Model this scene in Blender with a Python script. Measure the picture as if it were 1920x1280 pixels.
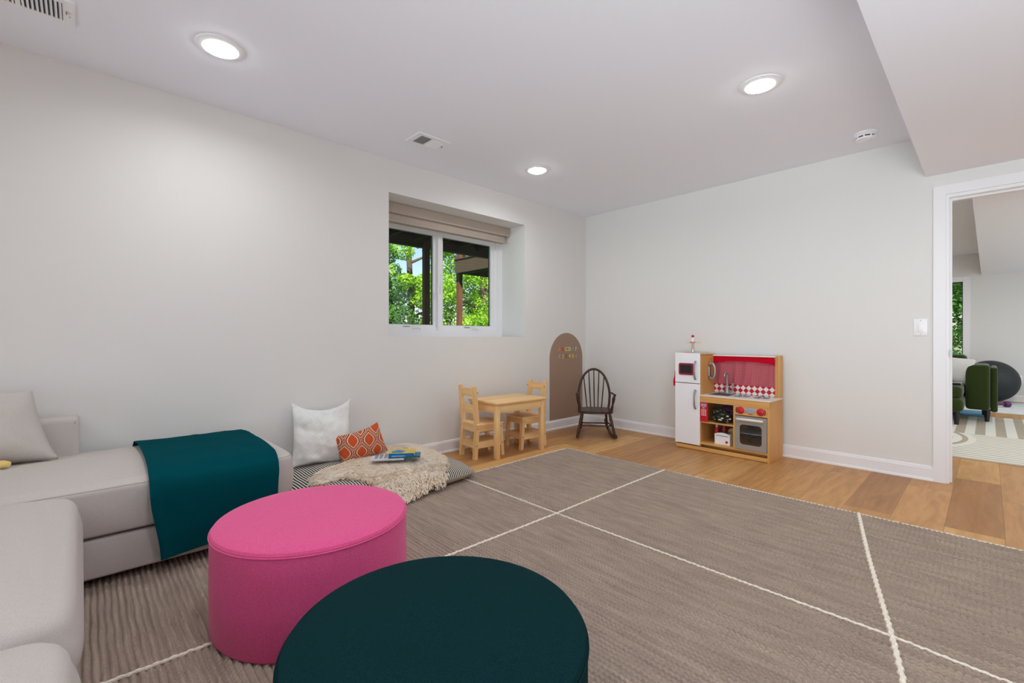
import bpy, bmesh, math, random
import numpy as np
from math import sin, cos, pi, radians
from mathutils import Vector, Matrix, noise

for o in list(bpy.data.objects):
    bpy.data.objects.remove(o)
SC = bpy.context.scene
COL = SC.collection
rng = random.Random(7)

# ------------------------------------------------------------------ camera
cam_d = bpy.data.cameras.new('camera')
cam = bpy.data.objects.new('camera', cam_d)
COL.objects.link(cam)
cam.location = (0, 0, 1.0)
cam.rotation_euler = (radians(90), 0, radians(46.45 - 90))
cam_d.sensor_width = 36
cam_d.lens = 36 * 850 / 1920
cam_d.shift_y = -5.9 / 1920
cam_d.clip_start = 0.02
SC.camera = cam

# ------------------------------------------------------------------ world, sun, exposure
SC.view_settings.view_transform = 'Standard'
SC.view_settings.look = 'None'
SC.view_settings.exposure = 0.18
SC.view_settings.gamma = 1.0
SC.view_settings.use_curve_mapping = False
SC.cycles.max_bounces = 10
SC.cycles.diffuse_bounces = 6
SC.cycles.transparent_max_bounces = 16
SC.cycles.caustics_reflective = False
SC.cycles.caustics_refractive = False
SC.cycles.sample_clamp_indirect = 6

LAMP_E = 34.0      # diffuser emission
LAMP_W = 4.0      # watts of each recessed lamp
SUN_E = 11.0
SKY_E = 0.20

world = bpy.data.worlds.new('World')
SC.world = world
world.use_nodes = True
wn = world.node_tree
wn.nodes.clear()
_o = wn.nodes.new('ShaderNodeOutputWorld')
_b = wn.nodes.new('ShaderNodeBackground')
_s = wn.nodes.new('ShaderNodeTexSky')
_s.sky_type = 'NISHITA'
_s.sun_disc = False
_s.sun_elevation = radians(48)
_s.sun_rotation = radians(160)
_b.inputs['Strength'].default_value = SKY_E
wn.links.new(_s.outputs[0], _b.inputs[0])
wn.links.new(_b.outputs[0], _o.inputs[0])

sun_d = bpy.data.lights.new('sun', 'SUN')
sun_d.energy = SUN_E
sun_d.angle = radians(1.0)
sun_d.color = (1.0, 0.95, 0.86)
sun = bpy.data.objects.new('sun', sun_d)
COL.objects.link(sun)
sun.rotation_euler = Vector((0.45, 0.62, -0.72)).to_track_quat('-Z', 'Y').to_euler()

def soft_light(name, loc, rot, sx, sy, watts, col, spread=180):
    d = bpy.data.lights.new(name, 'AREA'); d.shape = 'RECTANGLE'; d.size = sx; d.size_y = sy; d.energy = watts; d.color = col; d.spread = radians(spread)
    o = bpy.data.objects.new(name, d); COL.objects.link(o); o.location = loc; o.rotation_euler = rot
    return o
# added fill lights against solid walls behind the camera, no window there
soft_light('fill_rear_side', (0.6, -2.86, 1.15), (radians(104), 0, 0), 6.5, 2.0, 12, (0.82, 0.92, 1.0))
soft_light('fill_rear_end', (-3.13, -0.4, 1.15), (radians(106), 0, radians(-90)), 4.4, 2.0, 68, (0.80, 0.91, 1.0), 95)
# added unseen fill behind the camera, aimed up to brighten the ceiling
soft_light('fill_rear_up', (-0.3, -0.9, 0.70), Vector((1.0, 0.42, 1.0)).to_track_quat('-Z', 'Y').to_euler(), 1.2, 1.2, 20, (0.84, 0.93, 1.0), 110)
soft_light('fill_beyond', (7.5, -2.86, 1.25), (radians(90), 0, 0), 5.0, 2.0, 45, (0.86, 0.94, 1.0))  # added unseen fill for the next room, set against a solid wall

# room dimensions
XW, YW, ZC = 4.333, 3.29, 2.428      # far wall, window wall, ceiling
XL, YB = -3.2, -2.9                  # the walls behind the camera
XF = 10.7                            # end wall of the room beyond
ZS = 2.14                            # soffit underside

# ------------------------------------------------------------------ materials
def lin(c):
    out = []
    for v in c:
        v = v / 255.0
        out.append(v / 12.92 if v <= 0.04045 else ((v + 0.055) / 1.055) ** 2.4)
    return tuple(out) + (1.0,)

def newmat(name):
    m = bpy.data.materials.new(name)
    m.use_nodes = True
    nt = m.node_tree
    bs = nt.nodes['Principled BSDF']
    return m, nt, bs

def N(nt, t, **kw):
    n = nt.nodes.new(t)
    for k, v in kw.items():
        setattr(n, k, v)
    return n

def L(nt, a, b):
    nt.links.new(a, b)

def mix(nt, fac, a, b):
    n = N(nt, 'ShaderNodeMix', data_type='RGBA')
    for s, v in ((0, fac), (6, a), (7, b)):
        if isinstance(v, (tuple, list, float, int)):
            n.inputs[s].default_value = v
        else:
            L(nt, v, n.inputs[s])
    return n.outputs[2]

def mth(nt, op, a, b=None, c=None):
    n = N(nt, 'ShaderNodeMath', operation=op)
    for i, v in enumerate((a, b, c)):
        if v is None:
            continue
        if isinstance(v, (float, int)):
            n.inputs[i].default_value = v
        else:
            L(nt, v, n.inputs[i])
    return n.outputs[0]

def objco(nt, scale=(1, 1, 1), rot=(0, 0, 0)):
    tc = N(nt, 'ShaderNodeTexCoord')
    mp = N(nt, 'ShaderNodeMapping')
    mp.inputs['Scale'].default_value = scale
    mp.inputs['Rotation'].default_value = rot
    L(nt, tc.outputs['Object'], mp.inputs[0])
    return mp.outputs[0]

def noise_tex(nt, co, scale, detail=3, rough=0.5):
    n = N(nt, 'ShaderNodeTexNoise')
    n.inputs['Scale'].default_value = scale
    n.inputs['Detail'].default_value = detail
    n.inputs['Roughness'].default_value = rough
    L(nt, co, n.inputs['Vector'])
    return n.outputs[0]

def bump(nt, bs, h, strength, dist):
    b = N(nt, 'ShaderNodeBump')
    b.inputs['Strength'].default_value = strength
    b.inputs['Distance'].default_value = dist
    L(nt, h, b.inputs['Height'])
    L(nt, b.outputs[0], bs.inputs['Normal'])

def plain(name, c, rough=0.5, metal=0.0, var=0.0, spec=0.5, sc=20):
    m, nt, bs = newmat(name)
    bs.inputs['Roughness'].default_value = rough
    bs.inputs['Metallic'].default_value = metal
    bs.inputs['Specular IOR Level'].default_value = spec
    if var > 0:
        co = objco(nt)
        f = noise_tex(nt, co, sc)
        c1 = tuple(max(0, v * (1 - var)) for v in c)
        c2 = tuple(min(255, v * (1 + var)) for v in c)
        L(nt, mix(nt, f, lin(c1), lin(c2)), bs.inputs['Base Color'])
    else:
        bs.inputs['Base Color'].default_value = lin(c)
    return m

def fabric(name, c, var=0.12, weave=900, b=0.25, big=0.03, sheen=0.0, rough=0.95, dist=0.001):
    m, nt, bs = newmat(name)
    bs.inputs['Roughness'].default_value = rough
    bs.inputs['Specular IOR Level'].default_value = 0.06
    if sheen:
        bs.inputs['Sheen Weight'].default_value = sheen
        bs.inputs['Sheen Roughness'].default_value = 0.5
    co = objco(nt)
    n1 = noise_tex(nt, co, weave * 0.35, 2, 0.7)
    n2 = noise_tex(nt, co, 6, 3)
    r = N(nt, 'ShaderNodeMapRange')
    r.inputs['From Min'].default_value = 0.3
    r.inputs['From Max'].default_value = 0.7
    L(nt, n1, r.inputs[0])
    ca = tuple(v * (1 - var) for v in c)
    cb = tuple(min(255, v * (1 + var)) for v in c)
    base = mix(nt, r.outputs[0], lin(ca), lin(cb))
    cd = tuple(v * (1 - big) for v in c)
    sc = mix(nt, mth(nt, 'MULTIPLY', n2, 0.35), base, lin(cd))
    L(nt, sc, bs.inputs['Base Color'])
    bump(nt, bs, n1, b, dist)
    return m

def emis(name, c, e):
    m, nt, bs = newmat(name)
    bs.inputs['Base Color'].default_value = lin(c)
    bs.inputs['Emission Color'].default_value = lin(c)
    bs.inputs['Emission Strength'].default_value = e
    return m

def wall_mat(name, c):
    m, nt, bs = newmat(name)
    bs.inputs['Roughness'].default_value = 0.75
    bs.inputs['Specular IOR Level'].default_value = 0.25
    co = objco(nt)
    f = noise_tex(nt, co, 1.3, 2)
    L(nt, mix(nt, f, lin(tuple(v * 0.993 for v in c)), lin(c)), bs.inputs['Base Color'])
    bump(nt, bs, noise_tex(nt, co, 260, 3), 0.06, 0.001)
    return m

def wood(name, c1, c2, axis=0, rough=0.45, scale=1.0, knots=True):
    m, nt, bs = newmat(name)
    s = [14 * scale] * 3
    s[axis] = 1.6 * scale
    co = objco(nt, tuple(s))
    n1 = noise_tex(nt, co, 1.6, 5, 0.6)
    w = N(nt, 'ShaderNodeTexWave', wave_type='RINGS' if knots else 'BANDS')
    w.inputs['Scale'].default_value = 0.35
    w.inputs['Distortion'].default_value = 5
    w.inputs['Detail'].default_value = 3
    L(nt, co, w.inputs['Vector'])
    f = mth(nt, 'ADD', mth(nt, 'MULTIPLY', n1, 0.65), mth(nt, 'MULTIPLY', w.outputs['Fac'], 0.35))
    L(nt, mix(nt, f, lin(c1), lin(c2)), bs.inputs['Base Color'])
    bs.inputs['Roughness'].default_value = rough
    bs.inputs['Specular IOR Level'].default_value = 0.4
    return m

def floor_mat():
    m, nt, bs = newmat('oak_planks')
    co = objco(nt)
    br = N(nt, 'ShaderNodeTexBrick')
    br.offset = 0.37
    br.offset_frequency = 2
    br.inputs['Color1'].default_value = (0, 0, 0, 1)
    br.inputs['Color2'].default_value = (1, 1, 1, 1)
    br.inputs['Mortar'].default_value = (0.5, 0.5, 0.5, 1)
    br.inputs['Scale'].default_value = 1.0
    br.inputs['Mortar Size'].default_value = 0.0011
    br.inputs['Mortar Smooth'].default_value = 0.2
    br.inputs['Bias'].default_value = 0.0
    br.inputs['Brick Width'].default_value = 1.22
    br.inputs['Row Height'].default_value = 0.219
    mp = N(nt, 'ShaderNodeMapping')
    mp.inputs['Location'].default_value = (0.33, -0.163 + 0.219 * 20, 0)
    L(nt, co, mp.inputs[0])
    L(nt, mp.outputs[0], br.inputs['Vector'])
    rgb = N(nt, 'ShaderNodeSeparateColor')
    L(nt, br.outputs['Color'], rgb.inputs[0])
    rnd = rgb.outputs[0]
    # grain, shifted per plank
    sx = N(nt, 'ShaderNodeSeparateXYZ'); L(nt, co, sx.inputs[0])
    cb = N(nt, 'ShaderNodeCombineXYZ')
    L(nt, mth(nt, 'MULTIPLY', sx.outputs[0], 1.3), cb.inputs[0])
    L(nt, mth(nt, 'MULTIPLY', sx.outputs[1], 9.0), cb.inputs[1])
    L(nt, mth(nt, 'MULTIPLY', rnd, 31.0), cb.inputs[2])
    g = N(nt, 'ShaderNodeTexNoise')
    g.inputs['Scale'].default_value = 1.7
    g.inputs['Detail'].default_value = 7
    g.inputs['Roughness'].default_value = 0.62
    g.inputs['Distortion'].default_value = 1.6
    L(nt, cb.outputs[0], g.inputs['Vector'])
    w = N(nt, 'ShaderNodeTexWave', wave_type='RINGS')
    w.inputs['Scale'].default_value = 0.8
    w.inputs['Distortion'].default_value = 7
    w.inputs['Detail'].default_value = 4
    w.inputs['Detail Scale'].default_value = 1.2
    L(nt, cb.outputs[0], w.inputs['Vector'])
    ramp = N(nt, 'ShaderNodeValToRGB')
    e = ramp.color_ramp.elements
    e[0].position = 0.0; e[0].color = lin((172, 122, 74))
    e[1].position = 1.0; e[1].color = lin((220, 172, 110))
    a = e.new(0.35); a.color = lin((206, 154, 94))
    a = e.new(0.7); a.color = lin((190, 140, 86))
    L(nt, rnd, ramp.inputs[0])
    dark = mix(nt, 1.0, ramp.outputs[0], (0.58, 0.51, 0.43, 1))
    nt.nodes[-1].blend_type = 'MULTIPLY'
    f = N(nt, 'ShaderNodeMapRange')
    f.inputs['From Min'].default_value = 0.42
    f.inputs['From Max'].default_value = 0.75
    L(nt, g.outputs[0], f.inputs[0])
    f2 = mth(nt, 'ADD', mth(nt, 'MULTIPLY', f.outputs[0], 0.6), mth(nt, 'MULTIPLY', w.outputs['Fac'], 0.22))
    c1 = mix(nt, f2, ramp.outputs[0], dark)
    c2 = mix(nt, mth(nt, 'MULTIPLY', br.outputs['Fac'], 0.75), c1, lin((92, 62, 38)))
    L(nt, c2, bs.inputs['Base Color'])
    bs.inputs['Roughness'].default_value = 0.42
    bs.inputs['Specular IOR Level'].default_value = 0.35
    bump(nt, bs, mth(nt, 'SUBTRACT', mth(nt, 'MULTIPLY', g.outputs[0], 0.3), br.outputs['Fac']), 0.25, 0.0012)
    return m

def rug_mat():
    m, nt, bs = newmat('rug_wool')
    co = objco(nt)
    n1 = noise_tex(nt, co, 420, 3, 0.7)
    n2 = noise_tex(nt, objco(nt, (16, 0.9, 1)), 2.6, 5, 0.7)
    c = mix(nt, n1, lin((154, 138, 122)), lin((226, 208, 190)))
    c = mix(nt, mth(nt, 'MULTIPLY', n2, 0.8), c, lin((128, 110, 102)))
    n3 = N(nt, 'ShaderNodeMapRange')
    n3.inputs['From Min'].default_value = 0.35
    n3.inputs['From Max'].default_value = 0.65
    L(nt, noise_tex(nt, objco(nt, (1, .12, 1)), 48, 3), n3.inputs[0])
    c = mix(nt, mth(nt, 'MULTIPLY', n3.outputs[0], 0.30), c, lin((116, 98, 88)))
    L(nt, c, bs.inputs['Base Color'])
    bs.inputs['Roughness'].default_value = 1.0
    bs.inputs['Specular IOR Level'].default_value = 0.1
    bump(nt, bs, n1, 0.6, 0.002)
    return m

def stripe_mat(name, ca, cb, pitch, axis, duty=0.5, rough=0.9, warp=0.0):
    m, nt, bs = newmat(name)
    co = objco(nt)
    s = N(nt, 'ShaderNodeSeparateXYZ'); L(nt, co, s.inputs[0])
    v = s.outputs[axis]
    if warp:
        v = mth(nt, 'ADD', v, mth(nt, 'MULTIPLY', noise_tex(nt, co, 3), warp))
    f = mth(nt, 'GREATER_THAN', mth(nt, 'FRACT', mth(nt, 'DIVIDE', v, pitch)), duty)
    L(nt, mix(nt, f, lin(ca), lin(cb)), bs.inputs['Base Color'])
    bs.inputs['Roughness'].default_value = rough
    bs.inputs['Specular IOR Level'].default_value = 0.2
    return m

def ogee_mat():
    m, nt, bs = newmat('ogee_cotton')
    co = objco(nt)
    s = N(nt, 'ShaderNodeSeparateXYZ'); L(nt, co, s.inputs[0])
    u = mth(nt, 'ABSOLUTE', mth(nt, 'SUBTRACT', mth(nt, 'FRACT', mth(nt, 'ADD', mth(nt, 'DIVIDE', s.outputs[0], 0.108), 10.3)), 0.5))
    cv = mth(nt, 'COSINE', mth(nt, 'MULTIPLY', mth(nt, 'ADD', s.outputs[2], 0.02), pi / 0.150))
    c2 = mth(nt, 'MULTIPLY', mth(nt, 'MULTIPLY', cv, cv), 0.5)
    m1 = mth(nt, 'SUBTRACT', c2, u)
    m2 = mth(nt, 'SUBTRACT', mth(nt, 'SUBTRACT', 0.5, c2), mth(nt, 'SUBTRACT', 0.5, u))
    h = mth(nt, 'MULTIPLY', mth(nt, 'MAXIMUM', m1, m2), 2.0)
    r = N(nt, 'ShaderNodeValToRGB')
    r.color_ramp.interpolation = 'CONSTANT'
    e = r.color_ramp.elements
    rust, cream, org = lin((140, 60, 40)), lin((226, 188, 160)), lin((196, 84, 48))
    e[0].position = 0.0; e[0].color = rust
    e[1].position = 0.05; e[1].color = cream
    for p, c in ((0.13, rust), (0.30, cream), (0.44, org)):
        a = e.new(p); a.color = c
    L(nt, h, r.inputs[0])
    L(nt, r.outputs[0], bs.inputs['Base Color'])
    bs.inputs['Roughness'].default_value = 0.95
    bs.inputs['Specular IOR Level'].default_value = 0.15
    bump(nt, bs, noise_tex(nt, co, 500, 2), 0.2, 0.0008)
    return m

def quilt_mat():
    m, nt, bs = newmat('woven_white_cotton')
    co = objco(nt)
    s = N(nt, 'ShaderNodeSeparateXYZ'); L(nt, co, s.inputs[0])
    a = mth(nt, 'ADD', s.outputs[0], s.outputs[2])
    b = mth(nt, 'SUBTRACT', s.outputs[0], s.outputs[2])
    # diamonds filled with concentric raised lines
    pa = mth(nt, 'ABSOLUTE', mth(nt, 'SUBTRACT', mth(nt, 'FRACT', mth(nt, 'DIVIDE', a, 0.13)), 0.5))
    pb = mth(nt, 'ABSOLUTE', mth(nt, 'SUBTRACT', mth(nt, 'FRACT', mth(nt, 'DIVIDE', b, 0.13)), 0.5))
    mx = mth(nt, 'MAXIMUM', pa, pb)
    ln = mth(nt, 'SINE', mth(nt, 'MULTIPLY', mx, 75.0))
    n1 = noise_tex(nt, co, 500, 2)
    L(nt, mix(nt, n1, lin((226, 225, 222)), lin((250, 249, 246))), bs.inputs['Base Color'])
    bs.inputs['Roughness'].default_value = 0.95
    bs.inputs['Specular IOR Level'].default_value = 0.15
    bump(nt, bs, mth(nt, 'ADD', ln, n1), 0.6, 0.002)
    return m

def gingham_mat():
    m, nt, bs = newmat('gingham')
    co = objco(nt)
    s = N(nt, 'ShaderNodeSeparateXYZ'); L(nt, co, s.inputs[0])
    f1 = mth(nt, 'GREATER_THAN', mth(nt, 'FRACT', mth(nt, 'DIVIDE', s.outputs[1], 0.010)), 0.66)
    f2 = mth(nt, 'GREATER_THAN', mth(nt, 'FRACT', mth(nt, 'DIVIDE', s.outputs[2], 0.010)), 0.66)
    f = mth(nt, 'MULTIPLY', mth(nt, 'ADD', f1, f2), 0.5)
    L(nt, mix(nt, f, lin((168, 22, 46)), lin((214, 150, 158))), bs.inputs['Base Color'])
    bs.inputs['Roughness'].default_value = 0.9
    return m

def diamond_mat():
    m, nt, bs = newmat('diamond_tiles')
    co = objco(nt)
    s = N(nt, 'ShaderNodeSeparateXYZ'); L(nt, co, s.inputs[0])
    p = 0.0468
    a = mth(nt, 'ABSOLUTE', mth(nt, 'SUBTRACT', mth(nt, 'FRACT', mth(nt, 'DIVIDE', mth(nt, 'SUBTRACT', s.outputs[1], 0.05), p)), 0.5))
    b = mth(nt, 'ABSOLUTE', mth(nt, 'SUBTRACT', mth(nt, 'FRACT', mth(nt, 'DIVIDE', mth(nt, 'SUBTRACT', s.outputs[2], 0.490), p)), 0.5))
    f = mth(nt, 'LESS_THAN', mth(nt, 'ADD', a, b), 0.5)
    L(nt, mix(nt, f, lin((186, 14, 40)), lin((232, 226, 222))), bs.inputs['Base Color'])
    bs.inputs['Roughness'].default_value = 0.4
    return m

def leafprint_mat():
    m, nt, bs = newmat('leaf_print')
    co = objco(nt, (1, 1, 2.0), (0.5, 0.3, 0.2))
    v = N(nt, 'ShaderNodeTexVoronoi')
    v.inputs['Scale'].default_value = 26
    L(nt, co, v.inputs['Vector'])
    f = mth(nt, 'LESS_THAN', v.outputs['Distance'], 0.42)
    sc = N(nt, 'ShaderNodeSeparateColor'); L(nt, v.outputs['Color'], sc.inputs[0])
    leaf = mix(nt, mth(nt, 'GREATER_THAN', sc.outputs[0], 0.38), lin((78, 92, 52)), lin((226, 226, 196)))
    L(nt, mix(nt, f, lin((28, 24, 24)), leaf), bs.inputs['Base Color'])
    bs.inputs['Roughness'].default_value = 0.9
    return m

def leaf_mat(name, c1, c2):
    m, nt, bs = newmat(name)
    co = objco(nt)
    f = noise_tex(nt, co, 3.0, 3)
    r = N(nt, 'ShaderNodeMapRange')
    r.inputs['From Min'].default_value = 0.35
    r.inputs['From Max'].default_value = 0.65
    L(nt, f, r.inputs[0])
    c = mix(nt, r.outputs[0], lin(c1), lin(c2))
    L(nt, c, bs.inputs['Base Color'])
    bs.inputs['Roughness'].default_value = 0.6
    tr = N(nt, 'ShaderNodeBsdfTranslucent')
    L(nt, c, tr.inputs[0])
    ms = N(nt, 'ShaderNodeMixShader')
    ms.inputs[0].default_value = 0.4
    L(nt, bs.outputs[0], ms.inputs[1]); L(nt, tr.outputs[0], ms.inputs[2])
    L(nt, ms.outputs[0], nt.nodes['Material Output'].inputs[0])
    return m

def glass_mat(name, tint=(1, 1, 1, 1), refl=0.06):
    m, nt, bs = newmat(name)
    t = N(nt, 'ShaderNodeBsdfTransparent'); t.inputs[0].default_value = tint
    g = N(nt, 'ShaderNodeBsdfGlossy'); g.inputs['Roughness'].default_value = 0.02
    ms = N(nt, 'ShaderNodeMixShader'); ms.inputs[0].default_value = refl
    L(nt, t.outputs[0], ms.inputs[1]); L(nt, g.outputs[0], ms.inputs[2])
    L(nt, ms.outputs[0], nt.nodes['Material Output'].inputs[0])
    return m

def cream_rug_mat():
    m, nt, bs = newmat('cream_tan_rug')
    co = objco(nt)
    s = N(nt, 'ShaderNodeSeparateXYZ'); L(nt, co, s.inputs[0])
    x, y = s.outputs[0], s.outputs[1]           # object origin = front right corner of the rug
    # far band: broad stripes running away from the door
    fa = mth(nt, 'FRACT', mth(nt, 'DIVIDE', mth(nt, 'ADD', y, 20.0), 0.15))
    stripes = mth(nt, 'GREATER_THAN', fa, 0.5)
    # near band: arches nested about a centre, straight lines away from it
    yy = mth(nt, 'MULTIPLY', mth(nt, 'MAXIMUM', mth(nt, 'SUBTRACT', 3.42, y), 0.0), 1.0)
    xx = mth(nt, 'SUBTRACT', x, 0.95)
    rr = mth(nt, 'SQRT', mth(nt, 'ADD', mth(nt, 'MULTIPLY', mth(nt, 'MULTIPLY', yy, yy), 2.2), mth(nt, 'MULTIPLY', xx, xx)))
    inarch = mth(nt, 'LESS_THAN', rr, 0.72)
    arch = mth(nt, 'GREATER_THAN', mth(nt, 'FRACT', mth(nt, 'DIVIDE', rr, 0.16)), 0.62)
    lines = mth(nt, 'GREATER_THAN', mth(nt, 'FRACT', mth(nt, 'DIVIDE', mth(nt, 'ADD', x, mth(nt, 'MULTIPLY', noise_tex(nt, co, 5), 0.03)), 0.085)), 0.70)
    near = mth(nt, 'ADD', mth(nt, 'MULTIPLY', inarch, arch), mth(nt, 'MULTIPLY', mth(nt, 'SUBTRACT', 1.0, inarch), lines))
    isfar = mth(nt, 'GREATER_THAN', x, 1.33)
    f = mth(nt, 'ADD', mth(nt, 'MULTIPLY', isfar, stripes), mth(nt, 'MULTIPLY', mth(nt, 'SUBTRACT', 1.0, isfar), near))
    L(nt, mix(nt, f, lin((222, 220, 208)), lin((172, 160, 140))), bs.inputs['Base Color'])
    bs.inputs['Roughness'].default_value = 1.0
    bump(nt, bs, mth(nt, 'SUBTRACT', noise_tex(nt, co, 200, 2), f), 0.5, 0.004)
    return m

M = {}
M['wall'] = wall_mat('wall_paint', (226, 225, 222))
M['ceil'] = wall_mat('ceiling_paint', (243, 245, 253))
M['trim'] = plain('trim_paint', (236, 236, 238), 0.35, spec=0.4)
M['floor'] = floor_mat()
M['rug'] = rug_mat()
M['cord'] = fabric('rug_ivory_cord', (238, 228, 212), 0.08, 700, 0.5)
M['pink'] = fabric('pink_felt', (216, 84, 136), 0.15, 1300, 0.25, sheen=0.15)
M['tealfelt'] = fabric('dark_teal_felt', (10, 40, 43), 0.34, 1300, 0.3)
M['throw'] = fabric('teal_jersey', (3, 92, 102), 0.12, 1800, 0.15)
M['sofa'] = fabric('oatmeal_linen', (192, 185, 179), 0.10, 2200, 0.3)
M['sofaseam'] = fabric('sofa_seam', (150, 142, 134), 0.06, 1000, 0.3)
M['black'] = plain('black_plastic', (14, 14, 15), 0.5)
M['quilt'] = quilt_mat()
M['ogee'] = ogee_mat()
M['ticking'] = stripe_mat('ticking_stripe', (36, 38, 42), (214, 208, 196), 0.0155, 0, 0.52)
M['canvas'] = fabric('beige_canvas', (184, 172, 152), 0.06, 900, 0.3)
M['wool'] = leaf_mat('sheep_wool', (253, 240, 222), (254, 246, 234))
M['maple'] = wood('pale_wood_along', (218, 170, 108), (250, 214, 158), 0)
M['maple_z'] = wood('pale_wood_up', (218, 170, 108), (250, 212, 156), 2)
M['maple_y'] = wood('pale_wood_across', (218, 170, 108), (250, 212, 156), 1)
M['birch_z'] = wood('kitchen_wood_up', (196, 140, 72), (228, 174, 104), 2)
M['birch_y'] = wood('kitchen_wood_across', (200, 144, 76), (232, 180, 110), 1)
M['darkwood'] = wood('dark_stained_wood', (42, 25, 17), (76, 48, 33), 2, 0.35)
M['archp'] = plain('brown_board', (158, 131, 112), 0.75, var=0.02)
M['white'] = plain('white_lacquer', (243, 243, 245), 0.35)
M['cream'] = plain('cream_counter', (232, 224, 212), 0.4)
M['silver'] = plain('silver_plastic', (168, 170, 172), 0.3, 0.75)
M['steel'] = plain('grey_steel', (140, 142, 146), 0.35, 0.6)
M['greydoor'] = plain('warm_grey_paint', (160, 154, 148), 0.4, 0.2)
M['red'] = plain('red_paint', (196, 16, 40), 0.4)
M['redcloth'] = fabric('red_cloth', (196, 14, 40), 0.05, 900, 0.2)
M['darkred'] = plain('dark_red_plastic', (150, 24, 40), 0.4)
M['screen'] = plain('black_chalk', (22, 26, 30), 0.6)
M['gingham'] = gingham_mat()
M['diamond'] = diamond_mat()
M['leafprint'] = leafprint_mat()
M['lcd'] = plain('lcd_print', (150, 156, 178), 0.4, var=0.25, sc=90)
M['blackglass'] = glass_mat('oven_glass', (0.70, 0.72, 0.74, 1), 0.08)
M['glass'] = glass_mat('window_glass', (0.97, 0.985, 0.98, 1), 0.012)
M['plasticclear'] = glass_mat('clear_plastic', (0.9, 0.86, 0.84, 1), 0.15)
M['taupe_shade'] = plain('shade_brown', (118, 100, 88), 0.8)  # tone of the shaded wall put into a board colour
M['orange'] = plain('orange_plastic', (230, 140, 84), 0.45)
M['pinkplas'] = plain('pale_pink_plastic', (236, 196, 186), 0.45)
M['purple'] = plain('purple_fabric', (86, 44, 78), 0.9, var=0.2)
M['green'] = plain('green_paint', (120, 140, 90), 0.5)
M['yellow'] = plain('yellow_paint', (226, 196, 120), 0.5)
M['velvet'] = fabric('green_velvet', (48, 60, 24), 0.15, 900, 0.1, sheen=0.25)
M['ball'] = plain('dark_rubber', (32, 36, 40), 0.6, var=0.05)
M['plum'] = plain('purple_vinyl', (84, 24, 92), 0.4)
M['bluemat'] = plain('blue_vinyl', (70, 130, 160), 0.6)
M['crug'] = cream_rug_mat()
M['palerug'] = plain('pale_speckled_rug', (206, 210, 208), 1.0, var=0.08, sc=40)
M['shade'] = fabric('shade_linen', (186, 174, 162), 0.08, 700, 0.2)
M['duct'] = plain('dark_grey_and_duct_shade', (70, 70, 72), 0.8)
M['deck'] = wood('deck_lumber', (48, 38, 28), (80, 64, 46), 0, 0.8)
M['post'] = wood('post_lumber', (70, 40, 28), (104, 64, 46), 2, 0.8)
M['bark'] = plain('bark', (74, 62, 50), 0.95, var=0.2)
M['leafA'] = leaf_mat('maple_leaves', (92, 150, 24), (176, 214, 52))
M['leafB'] = leaf_mat('dark_leaves', (36, 84, 26), (84, 136, 40))
M['grass'] = plain('grass', (70, 110, 44), 0.95, var=0.2, sc=3)
M['siding'] = plain('house_siding', (170, 166, 158), 0.8)
M['lamp'] = emis('lamp_diffuser', (255, 253, 251), LAMP_E)
M['paper'] = plain('book_pages', (232, 226, 212), 0.8)
M['bookw'] = plain('book_white_cover', (214, 216, 224), 0.5, var=0.06, sc=40)
M['bookb'] = plain('book_blue_cover', (24, 120, 170), 0.4, var=0.15, sc=30)
M['bookt'] = plain('book_teal_cover', (24, 96, 120), 0.4, var=0.25, sc=40)
M['booky'] = plain('book_yellow_cover', (214, 184, 70), 0.4, var=0.08, sc=30)
M['ink'] = plain('printing_ink', (60, 62, 84), 0.6)

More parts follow.
